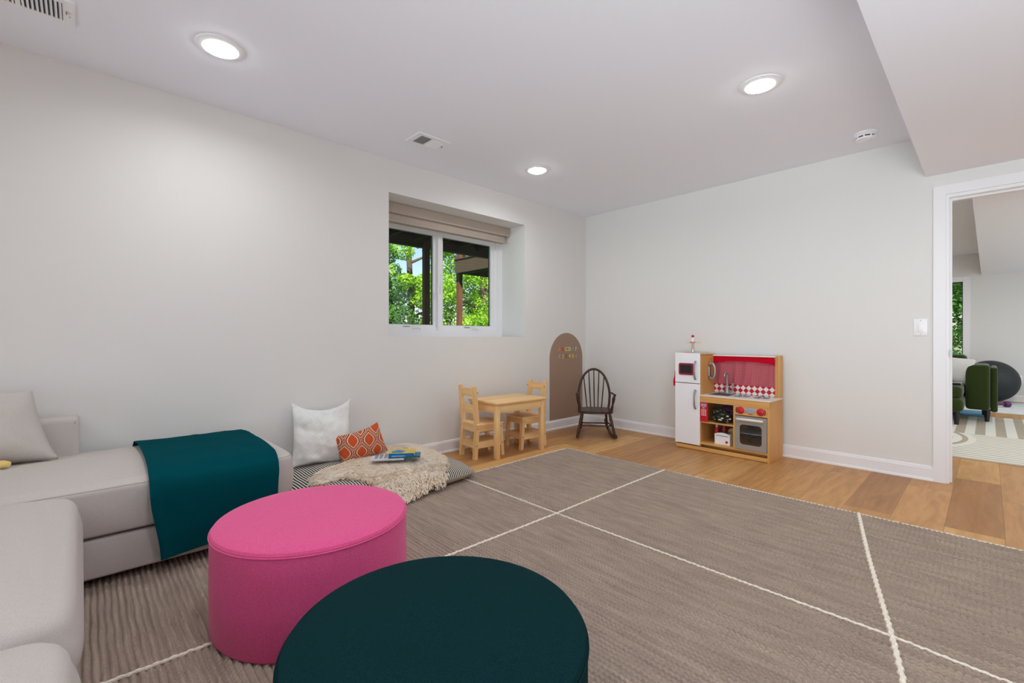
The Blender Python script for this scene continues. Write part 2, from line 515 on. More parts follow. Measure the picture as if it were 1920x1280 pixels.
# ------------------------------------------------------------------ mesh helpers
class MB:
    def __init__(self):
        self.bm = bmesh.new()
    def box(self, x0, x1, y0, y1, z0, z1, bev=0.0, seg=2, mat=None, mi=0):
        r = bmesh.ops.create_cube(self.bm, size=1.0)
        vs = r['verts']
        for v in vs:
            v.co = Vector((x0 + (v.co.x + .5) * (x1 - x0), y0 + (v.co.y + .5) * (y1 - y0), z0 + (v.co.z + .5) * (z1 - z0)))
        fs = list({f for v in vs for f in v.link_faces})
        for f in fs: f.material_index = mi
        if bev > 0:
            es = list({e for v in vs for e in v.link_edges})
            rr = bmesh.ops.bevel(self.bm, geom=vs + es, offset=bev, segments=seg, affect='EDGES', profile=0.5)
            vs = list({v for f in rr['faces'] for v in f.verts} | {v for v in vs if v.is_valid})
            for v in vs:
                for f in v.link_faces: f.material_index = mi
        if mat is not None:
            bmesh.ops.transform(self.bm, matrix=mat, verts=[v for v in vs if v.is_valid])
        return self
    def tube(self, pts, rad, seg=10, closed=False, mi=0):
        pts = [Vector(p) for p in pts]
        n = len(pts)
        if not isinstance(rad, (list, tuple)): rad = [rad] * n
        rings = []
        up = None
        for i, p in enumerate(pts):
            if closed: t = pts[(i + 1) % n] - pts[i - 1]
            elif i == 0: t = pts[1] - pts[0]
            elif i == n - 1: t = pts[-1] - pts[-2]
            else: t = pts[i + 1] - pts[i - 1]
            t.normalize()
            if up is None:
                up = Vector((0, 0, 1)) if abs(t.z) < 0.9 else Vector((1, 0, 0))
            a = t.cross(up)
            if a.length < 1e-6: a = t.orthogonal()
            a.normalize(); b = a.cross(t).normalized(); up = b
            rings.append([self.bm.verts.new(p + (a * cos(2 * pi * k / seg) + b * sin(2 * pi * k / seg)) * rad[i]) for k in range(seg)])
        m = n if closed else n - 1
        for i in range(m):
            r0, r1 = rings[i], rings[(i + 1) % n]
            for k in range(seg):
                f = self.bm.faces.new((r0[k], r0[(k + 1) % seg], r1[(k + 1) % seg], r1[k])); f.material_index = mi
        if not closed:
            for r_ in (list(reversed(rings[0])), rings[-1]):
                f = self.bm.faces.new(r_); f.material_index = mi
        return self
    def lathe(self, prof, c=(0, 0, 0), seg=32, axis='Z', mi=0, mat=None):
        rings = []
        for r, z in prof:
            ring = []
            for k in range(seg):
                a = 2 * pi * k / seg
                p = (max(r, 1e-5) * cos(a), max(r, 1e-5) * sin(a), z)
                if axis == 'X': p = (p[2], p[0], p[1])
                if axis == 'Y': p = (p[1], p[2], p[0])
                v = Vector(p) + Vector(c)
                if mat is not None: v = mat @ v
                ring.append(self.bm.verts.new(v))
            rings.append(ring)
        for i in range(len(rings) - 1):
            for k in range(seg):
                f = self.bm.faces.new((rings[i][k], rings[i][(k + 1) % seg], rings[i + 1][(k + 1) % seg], rings[i + 1][k])); f.material_index = mi
        f = self.bm.faces.new(list(reversed(rings[0]))); f.material_index = mi
        f = self.bm.faces.new(rings[-1]); f.material_index = mi
        return self
    def prism(self, poly, a, b, plane='XY', mi=0):
        def P3(u, v, w):
            return {'XY': (u, v, w), 'XZ': (u, w, v), 'YZ': (w, u, v)}[plane]
        A = [self.bm.verts.new(P3(u, v, a)) for u, v in poly]
        B = [self.bm.verts.new(P3(u, v, b)) for u, v in poly]
        n = len(poly)
        fs = [self.bm.faces.new(list(reversed(A))), self.bm.faces.new(B)]
        for i in range(n):
            fs.append(self.bm.faces.new((A[i], A[(i + 1) % n], B[(i + 1) % n], B[i])))
        for f in fs: f.material_index = mi
        return self
    def grid(self, fn, nu, nv, mi=0, closeu=False):
        vs = [[self.bm.verts.new(fn(i / nu, j / nv)) for j in range(nv + 1)] for i in range(nu + (0 if closeu else 1))]
        n = len(vs)
        for i in range(nu):
            for j in range(nv):
                a, b = vs[i], vs[(i + 1) % n]
                f = self.bm.faces.new((a[j], b[j], b[j + 1], a[j + 1])); f.material_index = mi
        return self
    def build(self, name, mat, parent=None, smooth=True, loc=(0, 0, 0), angle=35, weld=False, rot=0.0):
        if weld:
            bmesh.ops.remove_doubles(self.bm, verts=self.bm.verts, dist=1e-5)
        bmesh.ops.recalc_face_normals(self.bm, faces=self.bm.faces)
        me = bpy.data.meshes.new(name)
        self.bm.to_mesh(me); self.bm.free()
        mats = mat if isinstance(mat, (list, tuple)) else [mat]
        for m_ in mats: me.materials.append(M[m_])
        if smooth:
            me.shade_smooth()
            me.set_sharp_from_angle(angle=radians(angle))
        o = bpy.data.objects.new(name, me)
        COL.objects.link(o)
        o.location = loc
        o.rotation_euler = (0, 0, rot)
        if parent is not None: o.parent = parent
        return o

def thing(name, label, cat, loc=(0, 0, 0), rz=0.0, group=None):
    o = bpy.data.objects.new(name, None)
    COL.objects.link(o)
    o.location = loc; o.rotation_euler = (0, 0, rz)
    o.empty_display_size = 0.1
    o['label'] = label; o['category'] = cat
    if group: o['group'] = group
    return o

def tag(o, label, cat, group=None):
    o['label'] = label; o['category'] = cat
    if group: o['group'] = group
    return o

def struct(o):
    o['kind'] = 'structure'
    return o

def dup(root, loc, rz, label):
    r = root.copy(); COL.objects.link(r); r.location = loc; r.rotation_euler = (0, 0, rz); r['label'] = label
    for ch in list(root.children):
        c = ch.copy(); COL.objects.link(c); c.parent = r
        for g in list(ch.children):
            d = g.copy(); COL.objects.link(d); d.parent = c
    return r

def subsurf(o, lv=2):
    m = o.modifiers.new('subd', 'SUBSURF'); m.levels = lv; m.render_levels = lv
    return o

def pillow_mb(w, h, t, n=40, pinch=0.10, seed=0, wr=0.006, sag=0.0, ears=0.0):
    """cushion standing in the local XZ plane, base edge at z = 0, thickness along y"""
    mb = MB()
    off = Vector((seed * 3.1, seed * 1.7, 0))
    def f(side):
        def g(u, v):
            a, b = 2 * u - 1, 2 * v - 1
            e = max(0.0, (1 - abs(a) ** 2.6)) ** 0.55 * max(0.0, (1 - abs(b) ** 2.6)) ** 0.55
            x = a * w / 2 * (1 - pinch * (1 - b * b) * 0 - pinch * (1 - abs(b) ** 2) * abs(a) ** 2 * 1.0)
            z = b * h / 2 * (1 - pinch * (1 - abs(a) ** 2) * abs(b) ** 2)
            if ears and b > 0:
                z += ears * b * (abs(a) ** 3 - 0.35 * (1 - abs(a)))
            nz = noise.noise(Vector((x * 9, z * 9, side)) + off) * wr + noise.noise(Vector((x * 24, z * 24, side)) + off) * wr * 0.35
            y = side * (t / 2 * e + nz * min(1, e * 3))
            return (x, y, z + h / 2)
        return g
    mb.grid(f(1), n, n); mb.grid(f(-1), n, n)
    return mb

def np_mesh(name, verts, quads, matname, smooth=True):
    me = bpy.data.meshes.new(name)
    nv, nf = len(verts), len(quads)
    k = quads.shape[1]
    me.vertices.add(nv); me.vertices.foreach_set('co', verts.astype(np.float32).ravel())
    me.loops.add(nf * k); me.loops.foreach_set('vertex_index', quads.astype(np.int32).ravel())
    me.polygons.add(nf)
    me.polygons.foreach_set('loop_start', np.arange(0, nf * k, k, dtype=np.int32))
    me.update(calc_edges=True)
    me.polygons.foreach_set('use_smooth', np.full(nf, smooth))
    me.materials.append(M[matname])
    o = bpy.data.objects.new(name, me)
    COL.objects.link(o)
    return o

# ------------------------------------------------------------------ room shell
WT = 0.40    # window wall thickness
wx0, wx1, wz0, wz1 = 1.775, 3.309, 1.015, 2.165
X2 = XF + 0.2
m = MB(); m.box(XL - .2, X2, YB - .2, YW + WT + .0, -0.15, 0)
struct(m.build('floor', 'floor', smooth=False))
m = MB(); m.box(XL - .2, XW + 0.02, YB - .2, YW + WT, ZC, ZC + 0.22)
struct(m.build('ceiling', 'ceil', smooth=False))
m = MB()
m.box(XL - .2, wx0, YW, YW + WT, 0, ZC)
m.box(wx1, XW + .117, YW, YW + WT, 0, ZC)
m.box(wx0, wx1, YW, YW + WT, 0, wz0)
m.box(wx0, wx1, YW, YW + WT, wz1, ZC)
struct(m.build('wall_left', 'wall', smooth=False))
dy0, dy1, dz1 = -0.70, 0.19, 1.985
m = MB()
m.box(XW, XW + .117, dy1, YW, 0, ZC)
m.box(XW, XW + .117, YB, dy0, 0, ZC)
m.box(XW, XW + .117, dy0, dy1, dz1, ZC)
struct(m.build('wall_far', 'wall', smooth=False))
m = MB(); m.box(XL - .2, XL, YB, YW, 0, ZC); struct(m.build('wall_back', 'wall', smooth=False))
m = MB(); m.box(XL, X2, YB - .2, YB, 0, 2.62); struct(m.build('wall_right', 'wall', smooth=False))
# dropped soffit running over the camera towards the doorway
m = MB(); m.box(XL, XW, -1.6, 0.307, ZS, ZC); struct(m.build('ceiling_soffit', 'ceil', smooth=False))

# room beyond
ZF = 2.40
m = MB(); m.box(XW + .02, X2, YB - .2, 3.2, ZF, ZF + .22); struct(m.build('ceiling_beyond', 'ceil', smooth=False))
m = MB(); m.box(XW + .117, XF, -1.5, 0.085, 2.04, ZF); struct(m.build('ceiling_soffit_beyond', 'ceil', smooth=False))
fy0, fy1, fz0, fz1 = 0.30, 1.5, 0.55, 1.948
m = MB()
m.box(XF, XF + .2, YB, fy0, 0, ZF); m.box(XF, XF + .2, fy1, 3.0, 0, ZF)
m.box(XF, XF + .2, fy0, fy1, 0, fz0); m.box(XF, XF + .2, fy0, fy1, fz1, ZF)
struct(m.build('wall_beyond_end', 'wall', smooth=False))
m = MB(); m.box(XW + .117, X2, 3.0, 3.2, 0, ZF); struct(m.build('wall_beyond_left', 'wall', smooth=False))

# baseboards: flat board, rounded cap, shoe moulding
def board(name, p0, p1, nrm):
    p0, p1, nrm = Vector(p0), Vector(p1), Vector(nrm)
    prof = [(0, 0), (0.024, 0), (0.024, 0.008), (0.020, 0.016), (0.015, 0.019), (0.015, 0.084), (0.011, 0.091), (0.011, 0.096), (0.006, 0.102), (0, 0.103)]
    mb = MB()
    A = [mb.bm.verts.new(p0 + nrm * a + Vector((0, 0, b))) for a, b in prof]
    B = [mb.bm.verts.new(p1 + nrm * a + Vector((0, 0, b))) for a, b in prof]
    n = len(prof)
    mb.bm.faces.new(A); mb.bm.faces.new(list(reversed(B)))
    for i in range(n):
        mb.bm.faces.new((A[i], A[(i + 1) % n], B[(i + 1) % n], B[i]))
    return struct(mb.build(name, 'trim', smooth=False))
board('baseboard_left', (XL, YW, 0), (XW, YW, 0), (0, -1, 0))
board('baseboard_far', (XW, 0.268, 0), (XW, YW, 0), (-1, 0, 0))
board('baseboard_beyond', (XF, YB, 0), (XF, 3.0, 0), (-1, 0, 0))
board('baseboard_back', (XL, YB, 0), (XL, YW, 0), (1, 0, 0))

# door casing and jamb
door = bpy.data.objects.new('door_1', None); COL.objects.link(door); struct(door)
m = MB()
for xa, xb in ((XW - .018, XW), (XW + .117, XW + .135)):
    m.box(xa, xb, 0.204, 0.268, 0, 1.991)
    m.box(xa, xb, dy0 - .078, dy0 - .014, 0, 1.991)
    m.box(xa, xb, dy0 - .078, 0.268, 1.991, 2.055)
m.build('door_casing', 'trim', door, smooth=False)
m = MB()
m.box(XW - .004, XW + .121, dy1 - .002, dy1 + .016, 0, dz1 - .016); m.box(XW - .004, XW + .121, dy0 - .016, dy0 + .002, 0, dz1 - .016)
m.box(XW - .004, XW + .121, dy0 - .016, dy1 + .016, dz1 - .016, dz1 + .006)
m.box(XW + .045, XW + .08, dy1 - .014, dy1 - .002, 0, dz1 - .030); m.box(XW + .045, XW + .08, dy0 + .002, dy0 + .014, 0, dz1 - .030)
m.box(XW + .045, XW + .08, dy0 + .002, dy1 - .002, dz1 - .030, dz1 - .016)
m.build('door_jamb', 'trim', door, smooth=False)
m = MB(); m.box(XW + .006, XW + .034, dy1 - .004, dy1 - .0015, 0.865, 0.925, .001)
m.box(XW - .006, XW + .004, dy1 - .006, dy1 + .002, 0.88, 0.91)
m.build('strike_plate', 'steel', door)

# main window: frame, two casement sashes, panes
win = bpy.data.objects.new('window_1', None); COL.objects.link(win); struct(win)
Yf = YW + .35
m = MB()
# outer casing (flat), then brick-mould frame
m.box(wx0, wx1, Yf, YW + WT, wz0, wz0 + .060)
m.box(wx0, wx1, Yf, YW + WT, 2.050, wz1)
m.box(wx1 - .062, wx1, Yf, YW + WT, wz0 + .060, 2.050); m.box(wx0, wx0 + .062, Yf, YW + WT, wz0 + .060, 2.050)
# inner step frame
m.box(wx0 + .062, wx1 - .062, Yf + .02, YW + WT + .02, wz0 + .06, wz0 + .088)
m.box(wx0 + .062, wx1 - .062, Yf + .02, YW + WT + .02, 2.022, 2.05)
m.box(wx1 - .105, wx1 - .062, Yf + .02, YW + WT + .02, wz0 + .088, 2.022); m.box(wx0 + .062, wx0 + .105, Yf + .02, YW + WT + .02, wz0 + .088, 2.022)
m.box(2.480, 2.526, Yf - .002, YW + WT + .021, wz0 + .061, 2.049)
m.build('window_frame', 'trim', win, smooth=False)
def sash(x0, x1):
    y0, y1 = Yf + .03, Yf + .065
    z0, z1 = wz0 + .086, 2.024
    t = .034
    mm = MB()
    mm.box(x0, x1, y0, y1, z0, z0 + t * .8); mm.box(x0, x1, y0, y1, z1 - t * 1.15, z1)
    mm.box(x0, x0 + t, y0, y1, z0 + t * .8, z1 - t * 1.15); mm.box(x1 - t, x1, y0, y1, z0 + t * .8, z1 - t * 1.15)
    s = mm.build('window_sash', 'trim', win, smooth=False)
    g = MB(); g.box(x0 + t, x1 - t, y0 + .014, y0 + .019, z0 + t * .8, z1 - t)
    g.build('window_pane', 'glass', s, smooth=False)
    k = MB()   # dark spacer round the glass edge
    for a in ((x0 + t, x1 - t, z1 - t * 1.15 - .006, z1 - t * 1.15), (x0 + t, x1 - t, z0 + t * .8, z0 + t * .8 + .003)):
        k.box(a[0], a[1], y0 + .02, y1, a[2], a[3])
    for a in (x0 + t, x1 - t - .006):
        k.box(a, a + .006, y0 + .02, y1, z0 + t * .8, z1 - t * 1.15)
    k.build('glazing_seal', 'duct', s, smooth=False)
    h = MB()   # folding crank handle on its base
    cx = x0 + (x1 - x0) * .62
    h.box(cx - .045, cx + .045, Yf + .012, Yf + .032, z0 - .012, z0 + .002, .003)
    h.tube([(cx - .04, Yf + .01, z0 - .004), (cx, Yf + .002, z0 + .006), (cx + .04, Yf + .002, z0 - .006)], .005, 8)
    h.tube([(cx + .04, Yf + .002, z0 - .016), (cx + .04, Yf + .002, z0 + .002)], .006, 8)
    h.build('crank_handle', 'white', s)
    c = MB(); c.box(cx - .13, cx - .06, y0 - .003, y0 + .002, z0 + .004, z0 + .012)
    c.build('sash_bracket', 'steel', s, smooth=False)
sash(wx0 + .10, 2.482)
sash(2.524, wx1 - .10)
m = MB()
m.tube([(2.508, Yf - .006, 1.62), (2.508, Yf - .012, 1.50), (2.500, Yf - .018, 1.43)], [.003, .005, .006], 8)
m.tube([(2.455, Yf + .024, 1.44), (2.462, Yf + .012, 1.39), (2.478, Yf + .004, 1.42)], .004, 8)
m.build('sash_lock', 'white', win)

# roller / roman shade pulled up under the head of the recess
sh = thing('roman_shade', 'beige linen roman shade folded up at top of window recess', 'window shade', (wx0, YW + .21, 1.98))
W_ = wx1 - wx0 - .012
m = MB(); m.box(.006, W_, .0, .085, .095, .183, .004); m.build('valance', 'shade', sh)
m = MB(); m.box(.02, W_ - .045, .03, .085, .040, .095, .004); m.box(.02, W_ - .045, .022, .08, .022, .052, .008)
m.build('folded_fabric', 'shade', sh)
m = MB()
m.tube([(W_ - .004, -.004, .12), (W_ - .002, -.004, .07), (W_ - .012, .0, .03), (W_ - .02, .02, .05)], .0015, 6)
m.build('shade_cord', 'white', sh)

# ------------------------------------------------------------------ recessed lamps (real lights)
lamp0 = None
def ceiling_lamp(x, y, z, label, watts=LAMP_W):
    t = thing('recessed_light', label, 'ceiling light', (x, y, z), 0, 'round recessed ceiling lights')
    m = MB()
    m.lathe([(.072, -.004), (.076, -.010), (.092, -.008), (.104, -.004), (.106, 0.0), (.070, 0.001)], seg=48)
    m.build('trim_ring', 'white', t)
    m = MB()
    m.lathe([(0.0001, -.026), (.03, -.025), (.055, -.020), (.070, -.010), (.072, -.002)], seg=48)
    m.build('diffuser', 'lamp', t)
    ld = bpy.data.lights.new('recessed_bulb', 'AREA')
    ld.shape = 'DISK'; ld.size = 0.13; ld.energy = watts; ld.color = (0.93, 0.975, 1.0); ld.spread = radians(165)
    lo = bpy.data.objects.new('recessed_bulb', ld); COL.objects.link(lo)
    lo.parent = t; lo.location = (0, 0, -.030)
    return t
ceiling_lamp(.497, 2.600, ZC, 'round recessed light above the teal throw, leftmost in the photo')
ceiling_lamp(2.80, 2.635, ZC, 'round recessed light nearest the room corner, in front of the window')
ceiling_lamp(2.772, .888, ZC, 'round recessed light nearest the smoke detector')
ceiling_lamp(.497, .888, ZC, 'round recessed light overhead behind the camera')
ceiling_lamp(-1.8, 2.60, ZC, 'round recessed light above the left sofa end')
ceiling_lamp(-1.8, .888, ZC, 'round recessed light above the back of the room')
ceiling_lamp(3.33, -.62, ZS, 'round recessed light in the dropped soffit by the doorway')
ceiling_lamp(1.0, -.62, ZS, 'round recessed light in the dropped soffit behind the camera')
ceiling_lamp(6.2, 1.3, ZF, 'round recessed light in the next room, near the doorway', 8)
ceiling_lamp(9.2, 1.3, ZF, 'round recessed light in the next room, near its end wall', 8)
ceiling_lamp(5.6, -.7, 2.04, 'round recessed light in the next room soffit', 7)
ceiling_lamp(8.8, -.7, 2.04, 'round recessed light in the next room soffit, far end', 7)

# ------------------------------------------------------------------ vents, smoke detector, switch
def vent(x0, x1, y0, y1, label, tilt=(1, -1)):
    t = thing('ceiling_vent', label, 'air vent', (x0, y0, ZC))
    w, d = x1 - x0, y1 - y0
    m = MB()
    b = .032
    m.box(0, w, 0, b, -.006, 0); m.box(0, w, d - b, d, -.006, 0)
    m.box(0, b * 1.2, b, d - b, -.006, 0); m.box(w - b * 1.2, w, b, d - b, -.006, 0)
    m.box(w / 2 - .008, w / 2 + .008, b, d - b, -.006, 0)
    m.build('frame', 'white', t)
    m = MB(); m.box(b, w - b, b, d - b, -.0025, -.0010); m.build('duct_shade_plate', 'duct', t)  # dark plate coloured as the shade inside the duct
    m = MB()
    for half, (a0, a1) in enumerate(((b * 1.2, w / 2 - .008), (w / 2 + .008, w - b * 1.2))):
        n = 9
        for i in range(n):
            cx = a0 + (i + .5) * (a1 - a0) / n
            mt = Matrix.Translation((cx, 0, -.005)) @ Matrix.Rotation(radians(38 * tilt[half]), 4, 'Y')
            m.box(-.0055, .0055, b, d - b, -.0006, .0006, mat=mt)
    m.build('louvers', 'white', t)
    m = MB(); m.box(w - .028, w - .024, d * .42, d * .50, -.013, -.006)
    m.build('damper_lever', 'steel', t)
    m = MB(); m.box(w - .018, w - .014, d * .6, d * .63, -.007, -.0058); m.build('screw', 'steel', t)
    return t
vent(-.37, -.02, 2.68, 2.885, 'white ceiling vent with angled slats at the top left edge of the photo', (1, 1))
vent(1.695, 1.965, 2.71, 2.90, 'small white ceiling vent between two round lights near the window', (-1, 1))

t = thing('smoke_detector', 'round white smoke detector on ceiling beside the soffit', 'smoke detector', (3.962, .593, ZC))
m = MB(); m.lathe([(.068, 0), (.069, -.010), (.060, -.016), (.056, -.026)], seg=40); m.build('base', 'white', t)
m = MB(); m.lathe([(.049, -.022), (.048, -.038)], seg=40); m.build('sensor_gap', 'black', t)
m = MB(); m.lathe([(.057, -.036), (.055, -.046), (.030, -.052), (.0001, -.053)], seg=40)
for k in range(8):
    a = k * pi / 4
    m.box(-.004, .004, -.004, .004, -.038, -.022, mat=Matrix.Translation((.052 * cos(a), .052 * sin(a), 0)))
m.build('cover', 'white', t)

t = thing('light_switch', 'white rocker light switch plate on far wall beside the doorway', 'light switch', (XW, .335, 1.078))
m = MB(); m.box(-.006, 0, -.037, .037, -.059, .059, .002); m.build('cover_plate', 'white', t)
m = MB(); m.box(-.009, -.004, -.017, .017, -.034, .034, .001)
m.box(-.012, -.006, -.013, .013, -.030, .030, .001, mat=Matrix.Rotation(radians(-3), 4, 'Y')); m.build('rocker', 'white', t)
m = MB()
m.bm.free()
for z in (-.048, .048):
    m = MB(); m.lathe([(.003, -.0072), (.003, -.005)], (0, 0, z), 10, 'X'); m.build('screw', 'steel', t)
t = thing('wall_outlet', 'white outlet plate low on the end wall of the next room', 'outlet', (XF, -.322, .36))
m = MB(); m.box(-.006, 0, -.037, .037, -.059, .059, .002); m.build('cover_plate', 'white', t)
for z in (-.025, .025):
    m = MB(); m.box(-.008, -.004, -.016, .016, z - .014, z + .014, .002); m.build('receptacle', 'white', t)

# ------------------------------------------------------------------ big rug
RX0, RX1, RY0, RY1 = -0.62, 3.185, -0.95, 2.625
def rug():
    t = thing('area_rug', 'large taupe ribbed wool rug with thin ivory lines', 'rug', (RX0, RY0, 0))
    pitch, lp = .0195, .0190
    dx, dyy = pitch / 8, lp / 6
    xs = np.arange(0, RX1 - RX0, dx); ys = np.arange(0, RY1 - RY0, dyy)
    Xg, Yg = np.meshgrid(xs, ys, indexing='ij')
    coarse = (Xg + RX0 < 1.95) & (Yg + RY0 > 1.70)
    wob = .0045 * np.sin(Yg * 4.3 + np.sin(Xg * 3) * 1.5) + .0012 * np.sin(Yg * 27 + Xg * 43)
    ph = (Xg + wob) / pitch
    row = np.floor(ph)
    rib = np.abs(np.sin(np.pi * ph)) ** .62
    h1 = np.sin(row * 12.9898) * 43758.5453
    rr = h1 - np.floor(h1)
    off = np.where(coarse, rr * 3, rr * .35)
    q = Yg / lp + off
    loop = np.abs(np.sin(np.pi * q)) ** .6
    kk = np.sin(row * 7.13 + np.floor(q) * 3.7) * 9758.5
    kk = kk - np.floor(kk)
    h2 = np.sin(row * 3.77) * 9143.17
    rowh = h2 - np.floor(h2)
    Z = .0008 + np.where(coarse, .0125 * rib * (.56 + .44 * loop), .0135 * rib * (.35 + .65 * loop)) + (.0026 * (kk - .5) + .0016 * (rowh - .5)) * rib
    edge = np.minimum.reduce([Xg, xs[-1] - Xg, Yg, ys[-1] - Yg])
    Z = np.where(edge < 1e-6, 0.0, Z)
    V = np.stack([Xg, Yg, Z], -1).reshape(-1, 3)
    nx, ny = len(xs), len(ys)
    idx = np.arange(nx * ny).reshape(nx, ny)
    Q = np.stack([idx[:-1, :-1], idx[1:, :-1], idx[1:, 1:], idx[:-1, 1:]], -1).reshape(-1, 4)
    o = np_mesh('rug_field', V, Q, 'rug'); o.parent = t
    def line(name, pts, r=.0062, chain=True, z=.0112):
        P_ = []; R_ = []
        for i in range(len(pts) - 1):
            a, b = Vector(pts[i]), Vector(pts[i + 1])
            n = max(2, int((b - a).length / .0045))
            d = (b - a).normalized(); nn = Vector((-d.y, d.x))
            for k in range(n):
                s = k / n; p = a.lerp(b, s); q = len(P_) * .0045
                w = .0016 * sin(q * 2 * pi / .042) + .004 * sin(q * 2.1 + pts[0][0])
                P_.append((p.x + nn.x * w - RX0, p.y + nn.y * w - RY0, z))
                R_.append(r * (.72 + .38 * abs(sin(q * pi / .021))) if chain else r)
        mm = MB(); mm.tube(P_, R_, 8); mm.build(name, 'cord', t)
    line('ivory_line', [(1.955, RY1), (1.95, 1.68), (1.948, .9), (1.948, .22), (1.93, -.02), (1.93, RY0)], .0052)
    line('ivory_line', [(RX1, 1.681), (1.952, 1.680), (1.284, 1.697), (.3, 1.738), (RX0, 1.76)], .0060)
    line('ivory_line', [(RX1, .508), (2.6, .375), (1.949, .219), (1.726, .172), (1.0, .03), (RX0, -.3)], .0088)
    line('ivory_binding', [(RX0, RY1), (RX1, RY1)], .0048, False, .0075)
    line('ivory_binding', [(RX1, RY1), (RX1, RY0)], .0048, False, .0075)
rug()

# ------------------------------------------------------------------ poufs
def pouf(x, y, r, h, mat_, label):
    t = thing('pouf', label, 'pouf', (x, y, .0105))
    h -= .0105
    m = MB()
    m.lathe([(r * .96, 0.0), (r - .006, .003), (r, .012), (r + .001, h * .5), (r, h - .022), (r - .001, h - .016)], seg=128)
    m.build('side', mat_, t)
    m = MB()
    prof = [(r - .0015, h - .017), (r - .001, h - .012), (r - .006, h - .004), (r - .02, h), (r * .8, h + .003), (r * .4, h + .006), (.0001, h + .007)]
    m.lathe(prof, seg=128)
    m.build('top', mat_, t)
    m = MB()
    m.tube([((r + .0005) * cos(a), (r + .0005) * sin(a), h - .0175) for a in np.linspace(0, 2 * pi, 128, endpoint=False)], .0028, 8, True)
    m.build('piping', mat_, t)
    return t
pouf(.635, 1.738, .3315, .352, 'pink', 'round pink felt pouf between the chaise and the dark teal pouf')
pouf(.592, .862, .3330, .352, 'tealfelt', 'round dark teal felt pouf nearest the camera')

# ------------------------------------------------------------------ sofa
SZ = .012
sofa = thing('sectional_sofa', 'oatmeal linen sectional sofa with armless chaise against the left wall', 'sofa', (0, 2.42, SZ))
def cushion(name, x0, x1, y0, y1, z0, z1, crown=.03, bulge=.012, r=.03, seam=True, parent=sofa, mat_='sofa', seed=1):
    cx, cy, a, b = (x0 + x1) / 2, (y0 + y1) / 2, (x1 - x0) / 2, (y1 - y0) / 2
    h = z1 - z0
    mm = MB()
    # superellipse stack: side wall, rounded shoulder, crowned top
    nseg = 160
    def ring(inset, z, bl=0.0):
        out = []
        for k in range(nseg):
            th = 2 * pi * (k + .5) / nseg
            c, s = cos(th), sin(th)
            e = 2 / 14.0
            ux = math.copysign(abs(c) ** e, c); uy = math.copysign(abs(s) ** e, s)
            # even out so that sides stay straight
            aa, bb = a - inset + bl, b - inset + bl
            out.append(Vector((cx + ux * aa, cy + uy * bb, z)))
        return out
    rings = []
    for i in range(5):
        f = i / 4
        rings.append(ring(r * (1 - sin(f * pi / 2)), z0 + r * .6 * (1 - cos(f * pi / 2))))
    for i in range(1, 5):
        f = i / 5
        rings.append(ring(0, z0 + r * .6 + f * (h - r * 1.6), bulge * sin(f * pi)))
    for i in range(6):
        f = i / 5
        rings.append(ring(r * (1 - cos(f * pi / 2)), z1 - r + r * sin(f * pi / 2)))
    for f in (.04, .09, .16, .26, .4, .58, .78):
        q = 1 - f
        ax = [Vector((cx + (p.x - cx) * q, cy + (p.y - cy) * q, 0)) for p in rings[14]]
        for p in ax:
            u = (p.x - cx) / a; v = (p.y - cy) / b
            hh = (1 - min(1, u * u)) ** .6 * (1 - min(1, v * v)) ** .6
            p.z = z1 + crown * hh + .004 * noise.noise(Vector((p.x * 5, p.y * 5, seed)))
        rings.append(ax)
    R = [[mm.bm.verts.new(p) for p in rg] for rg in rings]
    for i in range(len(R) - 1):
        for k in range(nseg):
            mm.bm.faces.new((R[i][k], R[i][(k + 1) % nseg], R[i + 1][(k + 1) % nseg], R[i + 1][k]))
    mm.bm.faces.new(list(reversed(R[0])))
    cv = mm.bm.verts.new((cx, cy, z1 + crown))
    for k in range(nseg): mm.bm.faces.new((R[-1][k], R[-1][(k + 1) % nseg], cv))
    o = mm.build(name, mat_, parent, angle=80)
    if seam:
        s = MB(); pts = [p + Vector((0, 0, .001)) for p in ring(r * .28, z1 - r * .42)]
        s.tube(pts, .0022, 6, True)
        s.build('seam_piping', 'sofaseam', o)
    return o
# local origin (0, 2.42): chaise runs along x from -1.05 to .80, y 0 to .79
cushion('chaise_cushion', -1.75, .800, .0, .80, .20, .398, crown=.028, bulge=.006, r=.028)
m = MB(); m.box(-1.75, .79, .012, .80, .035, .192, .012, 3); m.build('chaise_base', 'sofa', sofa)
cushion('seat_cushion', -1.02, -.006, -1.085, -.012, .20, .402, crown=.030, bulge=.012, r=.045, seed=3)
cushion('seat_cushion', -1.02, -.010, -2.15, -1.095, .20, .400, crown=.030, bulge=.014, r=.05, seed=5)
m = MB(); m.box(-1.02, -.022, -2.15, -.0, .035, .192, .012, 3); m.build('seat_base', 'sofa', sofa)
m = MB(); m.box(-1.75, -.004, .70, .845, .05, .600, .028, 4)
m.build('backrest', 'sofa', sofa)
m = MB(); m.tube([(-.022, .712, .42), (-.022, .703, .575)], .002, 6); m.build('seam_piping', 'sofaseam', sofa)
for x, y in ((-1.6, .08), (.72, .08), (.72, .72), (-.1, -2.05), (-.1, -.9), (-.95, -2.05), (-1.6, .72)):
    m = MB(); m.lathe([(.022, 0), (.026, .03), (.026, .036)], (x, y, 0), 16); m.build('foot', 'black', sofa)
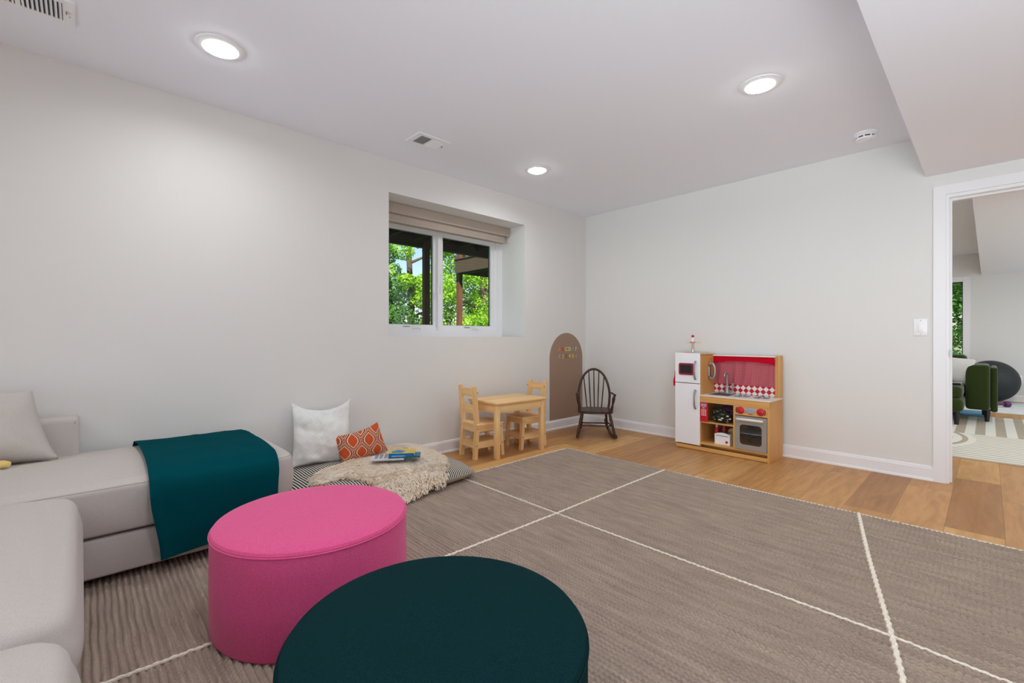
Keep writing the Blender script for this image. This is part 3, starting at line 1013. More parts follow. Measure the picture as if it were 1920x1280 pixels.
# back cushion leaning on the backrest
bc = pillow_mb(.62, .345, .20, 36, .05, 4, .010, 0)
for v in bc.bm.verts:
    if v.co.x > 0: v.co.x -= .30 * v.co.z * v.co.x / .31
    v.co.z += .012 * noise.noise(Vector((v.co.x * 9, 0, 2))) * v.co.z / .3
R1 = Matrix.Translation((-.385, .60, .425)) @ Matrix.Rotation(radians(-4), 4, 'Z') @ Matrix.Rotation(radians(-24), 4, 'X')
bmesh.ops.transform(bc.bm, matrix=R1, verts=bc.bm.verts)
o = bc.build('back_cushion', 'sofa', sofa, weld=True, angle=80)

# loose wooden toy on the chaise
t = thing('wooden_toy', 'small cream and red wooden toy at the left edge of the chaise', 'toy', (-.290, 2.950, .440), radians(-30))
m = MB(); m.lathe([(.0001, -.004), (.013, .0), (.017, .012), (.017, .03)], (0, 0, .017), 20, 'X'); m.build('red_end', 'red', t)
m = MB(); m.lathe([(.017, .03), (.0175, .055), (.012, .075), (.0001, .082)], (0, 0, .017), 20, 'X'); m.build('cream_end', 'yellow', t)

# teal throw over the chaise
def throw():
    yb, yf = 3.18, 2.395
    prof = [(yb + .028, .26), (yb + .030, .34), (yb + .022, .405), (yb - .02, .435)]
    for i in range(1, 14):
        y = yb - .02 + (2.47 - yb + .02) * i / 13
        u = (y - 2.82) / .40
        prof.append((y, .421 + .024 * max(0, 1 - u * u) ** .6))
    prof += [(2.435, .413), (2.408, .395), (2.396, .365)]
    for i in range(1, 16):
        prof.append((2.394 - .006 * sin(i / 15 * pi) - .004 * i / 15, .365 - (.365 - .080) * i / 15))
    n = len(prof)
    mm = MB()
    def f(side):
        def g(u, v):
            k = u * (n - 1); i = min(n - 2, int(k)); fr = k - i
            y = prof[i][0] * (1 - fr) + prof[i + 1][0] * fr
            z = prof[i][1] * (1 - fr) + prof[i + 1][1] * fr
            i2 = max(0, i - 1)
            ty, tz = prof[i + 1][0] - prof[i2][0], prof[i + 1][1] - prof[i2][1]
            l_ = math.hypot(ty, tz); ny, nz = tz / l_, -ty / l_      # outward
            if nz < -.2: ny, nz = -ny, -nz
            xl = .195 + .035 * u + .01 * sin(u * 8); xr = .710 - .012 * u + .008 * sin(u * 6)
            x = xl + (xr - xl) * v
            hang = max(0, (u - .62) / .38)
            w = .0045 * noise.noise(Vector((x * 9, y * 5, z * 4))) + hang * .009 * sin(x * 22 + 2 * hang) * (1 if v < 1 else 1) + .010 * math.exp(-((v - .02) / .05) ** 2) * (1 if .5 < u else .4)
            w += .006 + max(0.0, .004 * noise.noise(Vector((x * 22, z * 18 + y * 14, 7))))
            off = w + (0.0025 if side > 0 else 0)
            o_y, o_z = (ny * off, nz * off)
            if hang > 0.01: z += .006 * noise.noise(Vector((x * 4, 0, 3))) * hang + .016 * hang * v
            return (x, y + o_y, z + o_z)
        return g
    mm.grid(f(1), 90, 60)
    bmesh.ops.solidify(mm.bm, geom=list(mm.bm.faces), thickness=.004)
    o = mm.build('throw_blanket', 'throw', angle=80)
    tag(o, 'dark teal throw blanket draped over the chaise front', 'blanket')
    o['parts_note'] = ''
    del o['parts_note']
    return o
throw()

# ------------------------------------------------------------------ floor cushion, sheepskin, pillows, books
FCX, FCY, FCA, FCB = 1.445, 2.865, .605, .405
def cush_h(x, y, H=.155):
    u = abs(x - FCX) / FCA; v = abs(y - FCY) / FCB
    if u >= 1 or v >= 1: return 0.0
    return .06 + (H - .06) * ((1 - u ** 4) * (1 - v ** 4)) ** .5 + .02 * max(0, (y - 2.95)) / .3
fc = thing('floor_cushion', 'large black and white striped floor cushion with beige underside by the left wall', 'floor cushion', (FCX, FCY, 0))
def fc_top(u, v):
    a, b = 2 * u - 1, 2 * v - 1
    # square to rounded square
    k = 1 - .07 * (a * a * b * b)
    x, y = a * FCA * k, b * FCB * k
    z = cush_h(FCX + a * FCA * .9999, FCY + b * FCB * .9999) + .004 * noise.noise(Vector((x * 8, y * 8, 0)))
    if abs(a) > .9999 or abs(b) > .9999: z = .060
    return (x, y, z)
m = MB(); m.grid(fc_top, 70, 50); m.build('striped_top', 'ticking', fc, angle=80)
def fc_bot(u, v):
    a, b = 2 * u - 1, 2 * v - 1
    k = 1 - .07 * (a * a * b * b)
    e = ((1 - abs(a) ** 8) * (1 - abs(b) ** 8))
    z = .060 - (.060 - .012) * min(1, max(0, e)) ** .5
    return (a * FCA * k, b * FCB * k, max(.0125, z))
m = MB(); m.grid(fc_bot, 70, 50); m.build('beige_underside', 'canvas', fc, angle=80)

SK = [(0.96, 2.745), (.995, 2.84), (1.09, 2.93), (1.22, 2.955), (1.33, 3.02), (1.45, 3.14), (1.56, 3.235), (1.72, 3.25), (1.87, 3.22), (1.97, 3.08), (1.965, 2.93), (1.915, 2.80), (1.915, 2.70), (1.835, 2.575), (1.79, 2.51), (1.73, 2.455), (1.715, 2.438), (1.66, 2.425), (1.61, 2.445), (1.58, 2.428), (1.53, 2.418), (1.47, 2.40), (1.39, 2.388), (1.31, 2.40), (1.27, 2.47), (1.245, 2.53), (1.20, 2.60), (1.155, 2.66), (1.10, 2.675), (1.03, 2.668), (.985, 2.69)]
def inpoly(x, y, P=SK):
    c = False; j = len(P) - 1
    for i in range(len(P)):
        xi, yi = P[i]; xj, yj = P[j]
        if (yi > y) != (yj > y) and x < (xj - xi) * (y - yi) / (yj - yi) + xi: c = not c
        j = i
    return c
def edged(x, y, P=SK):
    d = 9
    for i in range(len(P)):
        ax, ay = P[i]; bx, by = P[(i + 1) % len(P)]
        vx, vy = bx - ax, by - ay
        t_ = max(0, min(1, ((x - ax) * vx + (y - ay) * vy) / (vx * vx + vy * vy)))
        d = min(d, math.hypot(x - ax - vx * t_, y - ay - vy * t_))
    return d
def skin_h0(x, y):
    fy = FCY - FCB
    if y < fy + .05:       # hanging over the front edge of the cushion
        return max(.020, cush_h(x, fy + .05) - (fy + .05 - y) * 1.25)
    return cush_h(min(x, FCX + FCA * .97), y)
def skin_h(x, y):
    return sum(skin_h0(x + a, y + b) for a, b in ((0, 0), (.03, 0), (-.03, 0), (0, .03), (0, -.03), (0, .055), (0, -.055))) / 7
def sheepskin():
    st = .011
    verts, idx = [], {}
    xs = np.arange(.95, 1.99, st); ys = np.arange(2.37, 3.27, st)
    for i, x in enumerate(xs):
        for j, y in enumerate(ys):
            if inpoly(x, y):
                e = edged(x, y)
                puff = .030 * min(1, e / .05) ** .6
                idx[(i, j)] = len(verts)
                verts.append((x, y, skin_h(x, y) + puff + .003 * noise.noise(Vector((x * 30, y * 30, 1))) + .004 * noise.noise(Vector((x * 75, y * 75, 4)))))
    n1 = len(verts)
    quads = []
    for (i, j), a in idx.items():
        if all(k in idx for k in ((i + 1, j), (i, j + 1), (i + 1, j + 1))):
            quads.append((a, idx[(i + 1, j)], idx[(i + 1, j + 1)], idx[(i, j + 1)]))
    V = [np.array(verts)]; Q = [np.array(quads)]
    rs = np.random.RandomState(3)
    cnt = n1; tv = []; tq = []
    N_ = 42000
    pts = rs.rand(N_, 2) * np.array([1.04, .90]) + np.array([.95, 2.37])
    for x, y in pts:
        if not inpoly(x, y): continue
        e = edged(x, y)
        z = skin_h(x, y) + .030 * min(1, e / .05) ** .6 - .004
        fl = noise.noise(Vector((x * 9, y * 9, 5))) * 3 + noise.noise(Vector((x * 60, y * 60, 9))) * 4 - 1.0 + rs.normal() * .4
        lean = .75 if e > .03 else 1.3
        if y < 2.50: fl = -pi / 2 + fl * .4; lean = 1.3
        dx_, dy_ = cos(fl) * lean, sin(fl) * lean
        ln = (.008 + .006 * rs.rand()) * (1.0 if y > 2.56 else 1.6)
        w = .0030 + .0015 * rs.rand()
        px_, py_ = -sin(fl) * w, cos(fl) * w
        b0 = np.array([x, y, z])
        s1 = b0 + np.array([dx_ * ln * .45, dy_ * ln * .45, ln * .42])
        s2 = b0 + np.array([dx_ * ln * .95, dy_ * ln * .95, ln * .45 if y > 2.5 else 0.0])
        wv = np.array([px_, py_, 0])
        tv += [b0 - wv, b0 + wv, s1 - wv * .9, s1 + wv * .9, s2 - wv * .25, s2 + wv * .25]
        k = cnt; cnt += 6
        tq += [(k, k + 1, k + 3, k + 2), (k + 2, k + 3, k + 5, k + 4)]
    V.append(np.array(tv)); Q.append(np.array(tq))
    VV = np.concatenate(V); QQ = np.concatenate(Q)
    o = np_mesh('sheepskin', VV, QQ, 'wool')
    tag(o, 'cream curly sheepskin spread over the striped floor cushion', 'sheepskin')
    return o
sheepskin()

# white pillow leaning on the wall
p1 = thing('throw_pillow', 'large white textured pillow leaning on the wall above the striped cushion', 'pillow', (1.180, 3.09, .150), radians(-5))
mb = pillow_mb(.395, .40, .15, 56, .08, 1, .022, 0, .050)
for v in mb.bm.verts:
    x, z = v.co.x, v.co.z
    v.co.y -= -.030 * math.exp(-((x + .14) ** 2 + (z - .25) ** 2) / .0025) * (1 if v.co.y < 0 else 0)
    v.co.y += .018 * math.exp(-((x - .03) ** 2 / .004 + (z - .33) ** 2 / .0008)) * (1 if v.co.y < 0 else 0)
    if z > .2 and x < 0: v.co.z -= .10 * (z - .2) * (-x / .2) * .9
bmesh.ops.transform(mb.bm, matrix=Matrix.Rotation(radians(-17), 4, 'X') @ Matrix.Rotation(radians(4), 4, 'Y'), verts=mb.bm.verts)
mb.build('cover', 'quilt', p1, weld=True, angle=80)
p2 = thing('lumbar_pillow', 'small orange ogee patterned pillow leaning against the white pillow', 'pillow', (1.425, 2.965, .172), radians(-14))
mb = pillow_mb(.32, .205, .12, 40, .05, 2, .012, 0, .016)
bmesh.ops.transform(mb.bm, matrix=Matrix.Rotation(radians(-24), 4, 'X') @ Matrix.Rotation(radians(-13), 4, 'Y'), verts=mb.bm.verts)
mb.build('cover', 'ogee', p2, weld=True, angle=80)

def book(x, y, z, w, d, t_, rz, cover, spine, label, decor=None):
    b = thing('picture_book', label, 'book', (x, y, z), rz, 'books on the sheepskin')
    m = MB(); m.box(.002, w - .003, .003, d - .003, .0015, t_ - .0015); m.build('pages', 'paper', b, smooth=False)
    m = MB(); m.box(0, w, 0, d, t_ - .0015, t_); m.box(0, w, 0, d, 0, .0015); m.build('cover', cover, b, smooth=False)
    m = MB(); m.box(0, w, -.001, .002, 0, t_); m.build('spine', spine, b, smooth=False)
    if decor: decor(b, w, d, t_)
    return b
def blurb(b, w, d, t_):
    m = MB()
    for c in range(3):
        for r in range(9):
            m.box(.02 + c * .03, .02 + c * .03 + .022, .03 + r * .012, .036 + r * .012, t_, t_ + .0003)
    m.box(.012, .018, .008, .014, t_, t_ + .0003)
    m.build('printed_text', 'ink', b, smooth=False)
def patch(mt):
    def f(b, w, d, t_):
        m = MB(); m.prism([(w * .1, d * .15), (w * .5, d * .1), (w * .62, d * .5), (w * .3, d * .8), (w * .08, d * .5)], t_, t_ + .0004)
        m.build('cover_picture', mt, b, smooth=False)
    return f
SB = .207
book(1.352, 2.748, SB, .21, .10, .008, radians(-33), 'bookw', 'bookw', 'white picture book with printed text, lying lowest on the sheepskin', blurb)
book(1.452, 2.700, SB + .008, .205, .115, .009, radians(-34), 'bookt', 'bookt', 'thin teal picture book lying on the white one on the sheepskin', patch('bookw'))
book(1.468, 2.724, SB + .017, .165, .125, .016, radians(-37), 'booky', 'bookb', 'yellow picture book with blue spine, topmost on the sheepskin', patch('bookb'))

# ------------------------------------------------------------------ kids table and chairs
tb = thing('kids_table', 'small square pale wood kids table between two matching chairs', 'table', (2.462, 2.775, 0), radians(-2.5))
TW, TD, TH = .585, .40, .470
m = MB(); m.box(0, TW, 0, TD, TH - .020, TH, .004); m.build('tabletop', 'maple', tb)
for lx, ly in ((.014, .014), (TW - .054, .014), (.014, TD - .054), (TW - .054, TD - .054)):
    m = MB(); m.box(lx, lx + .040, ly, ly + .040, 0, TH - .020, .003); m.build('leg', 'maple_z', tb)
m = MB(); m.box(.054, TW - .054, .020, .034, TH - .090, TH - .020); m.build('apron', 'maple', tb, smooth=False)
m = MB(); m.box(.054, TW - .054, TD - .034, TD - .020, TH - .090, TH - .020); m.build('apron', 'maple', tb, smooth=False)
m = MB(); m.box(.020, .034, .054, TD - .054, TH - .090, TH - .020); m.build('apron', 'maple_y', tb, smooth=False)
m = MB(); m.box(TW - .034, TW - .020, .054, TD - .054, TH - .090, TH - .020); m.build('apron', 'maple_y', tb, smooth=False)

def kids_chair(label):
    t = thing('kids_chair', label, 'chair', group='pale wood kids chairs')
    hw = .122
    for s in (-1, 1):
        y0, y1 = (s * hw - (.034 if s > 0 else 0), s * hw + (0 if s > 0 else .034))
        m = MB()
        poly = [(-.034, 0), (-.002, 0), (.018, .27), (-.012, .592), (-.020, .603), (-.034, .603), (-.040, .592), (-.016, .27)]
        m.prism(poly, y0, y1, 'XZ'); m.build('rear_leg', 'maple_z', t, smooth=False)
        m = MB()
        poly = [(.245, 0), (.272, 0), (.252, .275), (.222, .275)]
        m.prism(poly, y0, y1, 'XZ'); m.build('front_leg', 'maple_z', t, smooth=False)
    # arched crest rail
    def slat(z0, z1, x0, arch, name='back_slat'):
        top = [(-hw + .034 + (2 * hw - .068) * k / 10, z1 + arch * sin(pi * k / 10)) for k in range(11)]
        poly = [(-hw + .034, z0), (hw - .034, z0)] + list(reversed(top))
        mm = MB(); mm.prism(poly, x0, x0 + .014, 'YZ'); mm.build(name, 'maple_y', t, smooth=False)
    slat(.515, .572, -.026, .012, 'crest_rail')
    slat(.372, .440, -.014, 0)
    m = MB()
    m.box(-.014, .262, -hw - .006, hw + .006, .275, .292, .004); m.build('seat', 'maple', t)
    for (a, b_, c, d, z0, z1) in ((-.012, .002, -hw + .034, hw - .034, .222, .275), (.228, .242, -hw + .034, hw - .034, .225, .275),
                                 (.016, .226, -hw + .004, -hw + .018, .225, .275), (.016, .226, hw - .018, hw - .004, .225, .275)):
        m = MB(); m.box(a, b_, c, d, z0, z1); m.build('seat_rail', 'maple_y' if b_ - a < .1 else 'maple', t, smooth=False)
    for (a, b_, c, d, z0, z1) in ((-.020, -.006, -hw + .034, hw - .034, .088, .140), (.240, .254, -hw + .034, hw - .034, .088, .140),
                                 (.004, .24, -hw + .004, -hw + .018, .088, .135), (.004, .24, hw - .018, hw - .004, .088, .135)):
        m = MB(); m.box(a, b_, c, d, z0, z1); m.build('lower_rail', 'maple_y' if b_ - a < .1 else 'maple', t, smooth=False)
    m = MB(); m.box(-.01, .245, -hw + .018, hw - .018, .128, .138); m.build('lower_shelf', 'maple', t, smooth=False)
    for s in (-1, 1):
        for x, z in ((-.004, .55), (.002, .25), (-.012, .11), (.238, .25), (.25, .11)):
            m = MB(); m.lathe([(.0045, s * hw - .001), (.0045, s * hw + .001)], (x, 0, z), 10, 'Y')
            m.build('screw_plug', 'darkwood', t)
    return t
c1 = kids_chair('pale wood kids chair at the left end of the table, back to the camera side')
c1.location = (2.385, 3.025, 0); c1.rotation_euler = (0, 0, radians(-6))
c2 = dup(c1, (3.135, 2.975, 0), radians(174), 'pale wood kids chair at the right end of the table, beside the brown arch board')

# ------------------------------------------------------------------ rocking chair
rk = thing('rocking_chair', 'small dark stained spindle back rocking chair in the room corner', 'rocking chair', (3.829, 2.789, 0), radians(39.7 + 180))
def seat_outline():
    pts = []
    for k in range(48):
        a = 2 * pi * k / 48
        c, s = cos(a), sin(a)
        x = math.copysign(abs(c) ** .6, c) * .165
        y = math.copysign(abs(s) ** .6, s) * (.178 if c > 0 else .178 - .03 * (-c))
        pts.append((x, y))
    return pts
m = MB()
o_ = seat_outline()
m.prism(o_, .248, .272); m.build('seat', 'darkwood', rk, angle=50)
hoop = []
for k in range(41):
    a = pi * k / 40
    yy = -.165 * cos(a) * (1 if True else 1)
    zz = .275 + .06 + .335 * sin(a) ** .85
    if k in (0, 40): zz = .265
    f = (zz - .27) / .4
    hoop.append((-.13 - .085 * f, yy * (1.0 if f > .15 else .93), zz))
hoop = [(-.13, -.146, .262), (-.14, -.155, .31)] + hoop[2:-2] + [(-.14, .155, .31), (-.13, .146, .262)]
m = MB(); m.tube(hoop, .0125, 12); m.build('back_hoop', 'darkwood', rk)
for k in range(5):
    yb_, yt = (-.075 + .0375 * k), (-.108 + .054 * k)
    zt = .335 + .335 * (math.sqrt(max(0, 1 - (yt / .165) ** 2))) ** .85
    f = (zt - .27) / .4
    m = MB(); m.tube([(-.128, yb_, .265), (-.13 - .0425 * f, (yb_ + yt) / 2, (.265 + zt) / 2), (-.13 - .085 * f, yt, zt)], [.0055, .0068, .0052], 8)
    m.build('spindle', 'darkwood', rk)
for s in (-1, 1):
    m = MB()
    m.tube([(-.155, s * .164, .425), (-.08, s * .178, .430), (.04, s * .186, .430), (.115, s * .188, .432), (.135, s * .188, .430)], [.009, .010, .011, .014, .010], 10)
    m.build('armrest', 'darkwood', rk)
    m = MB()
    m.tube([(.085, s * .158, .270), (.088, s * .162, .30), (.092, s * .168, .33), (.095, s * .173, .36), (.098, s * .179, .395), (.10, s * .185, .425)], [.010, .014, .009, .013, .016, .009], 10)
    m.build('arm_post', 'darkwood', rk)
    m = MB()
    m.tube([(.115, s * .135, .255), (.128, s * .148, .19), (.14, s * .160, .14), (.155, s * .174, .08), (.168, s * .186, .030)], [.012, .016, .012, .014, .010], 10)
    m.build('front_leg', 'darkwood', rk)
    m = MB()
    m.tube([(-.115, s * .118, .255), (-.135, s * .124, .19), (-.15, s * .130, .13), (-.17, s * .138, .045)], [.011, .013, .011, .010], 10)
    m.build('rear_leg', 'darkwood', rk)
    m = MB()
    n = 24
    for j in range(n):
        pass
    top, bot = [], []
    for j in range(n + 1):
        x = .235 - .60 * j / n
        zc = .010 + .55 * (x - .03) ** 2 * (1.0 if x > .03 else .92)
        yc = .190 - .060 * j / n
        w = .008
        top.append([(x, s * yc - w, zc + .026), (x, s * yc + w, zc + .026)])
        bot.append([(x, s * yc - w, zc - .0095), (x, s * yc + w, zc - .0095)])
    T = [[m.bm.verts.new(p) for p in q] for q in top]; B = [[m.bm.verts.new(p) for p in q] for q in bot]
    for j in range(n):
        m.bm.faces.new((T[j][0], T[j][1], T[j + 1][1], T[j + 1][0])); m.bm.faces.new((B[j][0], B[j + 1][0], B[j + 1][1], B[j][1]))
        m.bm.faces.new((T[j][0], T[j + 1][0], B[j + 1][0], B[j][0])); m.bm.faces.new((T[j][1], B[j][1], B[j + 1][1], T[j + 1][1]))
    m.bm.faces.new((T[0][0], B[0][0], B[0][1], T[0][1])); m.bm.faces.new((T[n][0], T[n][1], B[n][1], B[n][0]))
    m.build('rocker', 'darkwood', rk, angle=50)
    m = MB(); m.tube([(.143, s * .162, .125), (-.153, s * .131, .12)], [.007, .007], 8); m.build('side_stretcher', 'darkwood', rk)
m = MB(); m.tube([(.14, -.158, .128), (.14, .158, .128)], .0068, 8); m.build('stretcher', 'darkwood', rk)
m = MB(); m.tube([(-.05, -.14, .122), (-.05, .14, .122)], .0068, 8); m.build('stretcher', 'darkwood', rk)

# ------------------------------------------------------------------ arch board with letters
AX0, AX1, AZ0, AZS = 3.690, 4.262, .104, .775
AC, AR = (AX0 + AX1) / 2, (AX1 - AX0) / 2
poly = [(AX0 - AC, AZ0), (AX1 - AC, AZ0)] + [(AR * cos(pi * k / 40), AZS + AR * sin(pi * k / 40)) for k in range(41)]
poly = [poly[0], poly[1]] + poly[3:-1] + [(AX0 - AC, AZS)]
m = MB(); m.prism(poly, -.005, -.001, 'XZ')
ab = m.build('arch_board', 'archp', smooth=False, loc=(AC, YW, 0))
tag(ab, 'tall brown arch shaped board on the wall with coloured letters', 'board')

LC = {'A': (236, 140, 90), 'B': (196, 88, 84), 'C': (232, 220, 130), 'D': (226, 222, 150), 'E': (150, 168, 170), 'F': (196, 202, 206),
      '1': (186, 198, 206), '2': (238, 184, 96), '3': (182, 84, 80), '4': (240, 200, 100), '5': (232, 214, 110), '6': (160, 168, 170)}
LN = {'A': 'orange', 'B': 'dark red', 'C': 'pale yellow', 'D': 'light yellow', 'E': 'grey blue', 'F': 'light grey', '1': 'pale blue', '2': 'amber', '3': 'dull red', '4': 'golden', '5': 'yellow', '6': 'grey'}
def glyph(ch, x, z, size):
    cu = bpy.data.curves.new('glyph', 'FONT'); cu.body = ch; cu.size = size; cu.extrude = .0025; cu.offset = .0012
    cu.align_x = 'CENTER'
    ob = bpy.data.objects.new('glyph', cu); COL.objects.link(ob)
    bpy.context.view_layer.update()
    dg = bpy.context.evaluated_depsgraph_get()
    me = bpy.data.meshes.new_from_object(ob.evaluated_get(dg))
    bpy.data.objects.remove(ob); bpy.data.curves.remove(cu)
    me.transform(Matrix.Rotation(radians(90), 4, 'X'))
    mm = plain('magnet_' + LN[ch].replace(' ', '_'), LC[ch], 0.5)
    me.materials.clear(); me.materials.append(mm)
    o = bpy.data.objects.new('letter_magnet' if ch.isalpha() else 'number_magnet', me); COL.objects.link(o)
    o.location = (x, YW - .006, z)
    tag(o, '%s magnetic %s %s on the brown arch board' % (LN[ch], 'letter' if ch.isalpha() else 'number', ch), 'magnet', 'alphabet and number magnets on the arch board')
for k, ch in enumerate('ABCDEF'): glyph(ch, 3.848 + k * .0585, .858, .062)
for k, ch in enumerate('123456'): glyph(ch, 3.850 + k * .0585, .778, .062)

# ------------------------------------------------------------------ toy kitchen (local: x back, y left, z up)
kt = thing('toy_kitchen', 'wooden toy kitchen with white refrigerator, red curtain and grey oven', 'toy kitchen', (3.975, 1.203, 0), radians(-1.0))
KW, KD = .800, .315
FY = .565          # inner face of refrigerator
def kb(name, mt, *boxes, bev=.0015, parent=kt, smooth=False):
    m = MB()
    for b in boxes: m.box(*b, bev)
    return m.build(name, mt, parent, smooth=smooth)
kb('right_side_panel', 'birch_z', (.002, KD, 0, .018, 0, .488))
kb('right_post', 'birch_z', (.285, KD, 0, .050, .500, .852), (.240, .285, 0, .014, .500, .852))
kb('refrigerator_side', 'birch_z', (.016, KD, FY, FY + .014, .040, .856))
kb('refrigerator_side', 'birch_z', (.016, KD, KW - .014, KW, 0, .856))
kb('refrigerator_top', 'birch_y', (.016, KD, FY, KW, .844, .858))
kb('shade_back_panel', 'taupe_shade', (KD - .006, KD, .018, KW - .014, .04, .50))  # added panel, coloured like the shaded wall behind the open cubby
kb('upper_back_panel', 'taupe_shade', (KD - .006, KD, FY, KW - .014, .50, .85))
kb('bottom_board', 'birch_y', (.004, KD - .006, .018, KW - .014, .062, .078))
kb('toe_rail', 'birch_y', (.004, .018, .018, KW - .014, .004, .036))
kb('toe_rail', 'birch_y', (.10, .112, .018, KW - .014, .0, .062))
kb('divider', 'birch_z', (.004, KD - .006, .268, .282, .078, .440))
kb('shelf', 'birch_y', (.006, KD - .006, .282, FY, .254, .266))
kb('counter_rail', 'birch_y', (-.002, .014, .0, FY, .436, .490))
cn = kb('countertop', 'cream', (-.010, .285, -.008, FY - .001, .490, .500))
# doors
for z0, z1, hz0, hz1, nm in ((.598, .868, .634, .792, 'freezer_door'), (.046, .592, .372, .535, 'refrigerator_door')):
    d = kb(nm, 'white', (0, .014, FY + .002, KW, z0, z1), bev=.003)
    m = MB()
    yh = .607
    m.tube([(0, yh, hz0), (-.012, yh, hz0 + .008), (-.022, yh, hz0 + .03), (-.026, yh, (hz0 + hz1) / 2), (-.022, yh, hz1 - .03), (-.012, yh, hz1 - .008), (0, yh, hz1)], [.010, .009, .0075, .007, .0075, .009, .010], 10)
    m.build('handle', 'silver', d)
    if nm == 'freezer_door':
        def rr(y0, y1, z0_, z1_, r, n=6):
            out = []
            for cy, cz, a0 in ((y1 - r, z1_ - r, 0), (y0 + r, z1_ - r, 90), (y0 + r, z0_ + r, 180), (y1 - r, z0_ + r, 270)):
                for k in range(n + 1):
                    a = radians(a0 + 90 * k / n); out.append((cy + r * cos(a), cz + r * sin(a)))
            return out
        m = MB(); m.prism(rr(.622, .762, .668, .775, .016), -.006, 0, 'YZ'); m.build('message_frame', 'darkred', d, angle=50)
        m = MB(); m.prism(rr(.638, .746, .684, .760, .006), -.0075, -.005, 'YZ'); m.build('message_board', 'screen', d, angle=50)
# curtain wall
kb('backsplash', 'diamond', (.288, .294, .050, FY, .500, .586))
m = MB()
def curt(side):
    def g(u, v):
        y = .050 + u * (FY - .050)
        z = .586 + v * .23
        x = .292 + .006 * sin(y * 46 + 1.2 * sin(y * 17)) + .004 * sin(y * 90 + z * 14) * (1 - v * .6)
        return (x + side, y, z)
    return g
m.grid(curt(0), 120, 16); m.grid(curt(.003), 120, 16)
m.build('gingham_curtain', 'gingham', kt)
poly = [(FY, .838), (FY, .768)] + [(FY - (FY - .05) * k / 16, .768 + .030 * sin(pi * k / 16) ** .7) for k in range(1, 16)] + [(.05, .768), (.05, .838)]
m = MB(); m.prism(poly, .272, .278, 'YZ'); m.build('red_valance', 'redcloth', kt, smooth=False)
kb('top_rail', 'cream', (.262, .300, .040, FY, .838, .850))
# sink, faucet
m = MB(); m.box(.060, .215, .345, .520, .498, .503, .002); m.build('sink_rim', 'steel', kt)
m = MB(); m.box(.075, .200, .360, .505, .5032, .5036); m.build('sink_basin', 'duct', kt)
m = MB()
m.box(.222, .262, .365, .500, .500, .512, .004)
m.lathe([(.022, .510), (.018, .535), (.013, .555), (.011, .575)], (.240, .428, 0), 18)
m.tube([(.240, .428, .56), (.238, .428, .66), (.228, .428, .683), (.205, .428, .688), (.185, .428, .675), (.182, .428, .66)], [.0105, .0095, .009, .0085, .008, .008], 10)
m.tube([(.240, .428, .528), (.240, .385, .530), (.240, .378, .545), (.240, .378, .600)], [.007, .007, .007, .010], 10)
m.build('faucet', 'silver', kt)
for yc in (.265, .110):
    m = MB()
    m.lathe([(.062, .500), (.060, .505), (.045, .506), (.044, .502), (.022, .502), (.020, .509), (.0001, .510)], (.150, yc, 0), 28)
    for k in range(4):
        a = k * pi / 2 + .4
        m.box(.025, .058, -.004, .004, .504, .516, mat=Matrix.Translation((.150, yc, 0)) @ Matrix.Rotation(a, 4, 'Z'))
    m.build('burner', 'steel', kt)
# control panel
cp = kb('control_panel', 'birch_y', (.000, .014, .018, .268, .362, .436))
for yc in (.222, .066):
    m = MB(); m.lathe([(.030, 0), (.030, -.004), (.027, -.010), (.022, -.013), (.0001, -.014)], (0, yc, .402), 28, 'X')
    m.build('knob', 'red', cp)
    s = 1 if yc > .1 else -1
    m = MB(); m.tube([(-.001, yc + s * .036 * cos(a), .402 + .036 * sin(a)) for a in np.linspace(-.7, .7, 9)], .003, 6)
    m.build('dial_mark', 'duct', cp)
m = MB(); m.box(-.003, 0, .110, .182, .388, .428, .001); m.build('clock_display', 'lcd', cp)
m = MB()
for k in range(4): m.box(-.002, 0, .128 + k * .009, .134 + k * .009, .374, .380)
m.build('button_row', 'darkwood', cp, smooth=False)
# oven door with rounded window opening
od_y0, od_y1, od_z0, od_z1 = .021, .265, .080, .356
def frame_ring(y0, y1, z0, z1, iy0, iy1, iz0, iz1, r, xa, xb, n=8):
    mm = MB()
    def inner():
        out = []
        for cy, cz, a0 in ((iy1 - r, iz1 - r, 0), (iy0 + r, iz1 - r, 90), (iy0 + r, iz0 + r, 180), (iy1 - r, iz0 + r, 270)):
            for k in range(n + 1):
                a = radians(a0 + 90 * k / n); out.append((cy + r * cos(a), cz + r * sin(a)))
        return out
    I = inner()
    cy, cz = (iy0 + iy1) / 2, (iz0 + iz1) / 2
    O = []
    for i, (a, b) in enumerate(I):
        q, k = divmod(i, n + 1)
        c = [(y1, z1), (y0, z1), (y0, z0), (y1, z0)][q]
        if k == 0: p = [(y1, b), (a, z1), (y0, b), (a, z0)][q]
        elif k == n: p = [(a, z1), (y0, b), (a, z0), (y1, b)][q]
        else: p = c if k == n // 2 else ([(y1, z1), (y0, z1), (y0, z0), (y1, z0)][q])
        O.append(p)
    N_ = len(I)
    A = [mm.bm.verts.new((xa, *p)) for p in I]; B = [mm.bm.verts.new((xa, *p)) for p in O]
    C = [mm.bm.verts.new((xb, *p)) for p in I]; D = [mm.bm.verts.new((xb, *p)) for p in O]
    for i in range(N_):
        j = (i + 1) % N_
        for q in ((A[i], A[j], B[j], B[i]), (C[i], D[i], D[j], C[j]), (A[i], C[i], C[j], A[j]), (B[i], B[j], D[j], D[i])):
            mm.bm.faces.new(q)
    bmesh.ops.remove_doubles(mm.bm, verts=mm.bm.verts, dist=1e-6)
    bmesh.ops.dissolve_degenerate(mm.bm, edges=mm.bm.edges, dist=1e-6)
    return mm
od = frame_ring(od_y0, od_y1, od_z0, od_z1, .058, .228, .122, .286, .026, -.002, .012).build('oven_door', 'greydoor', kt, smooth=False)
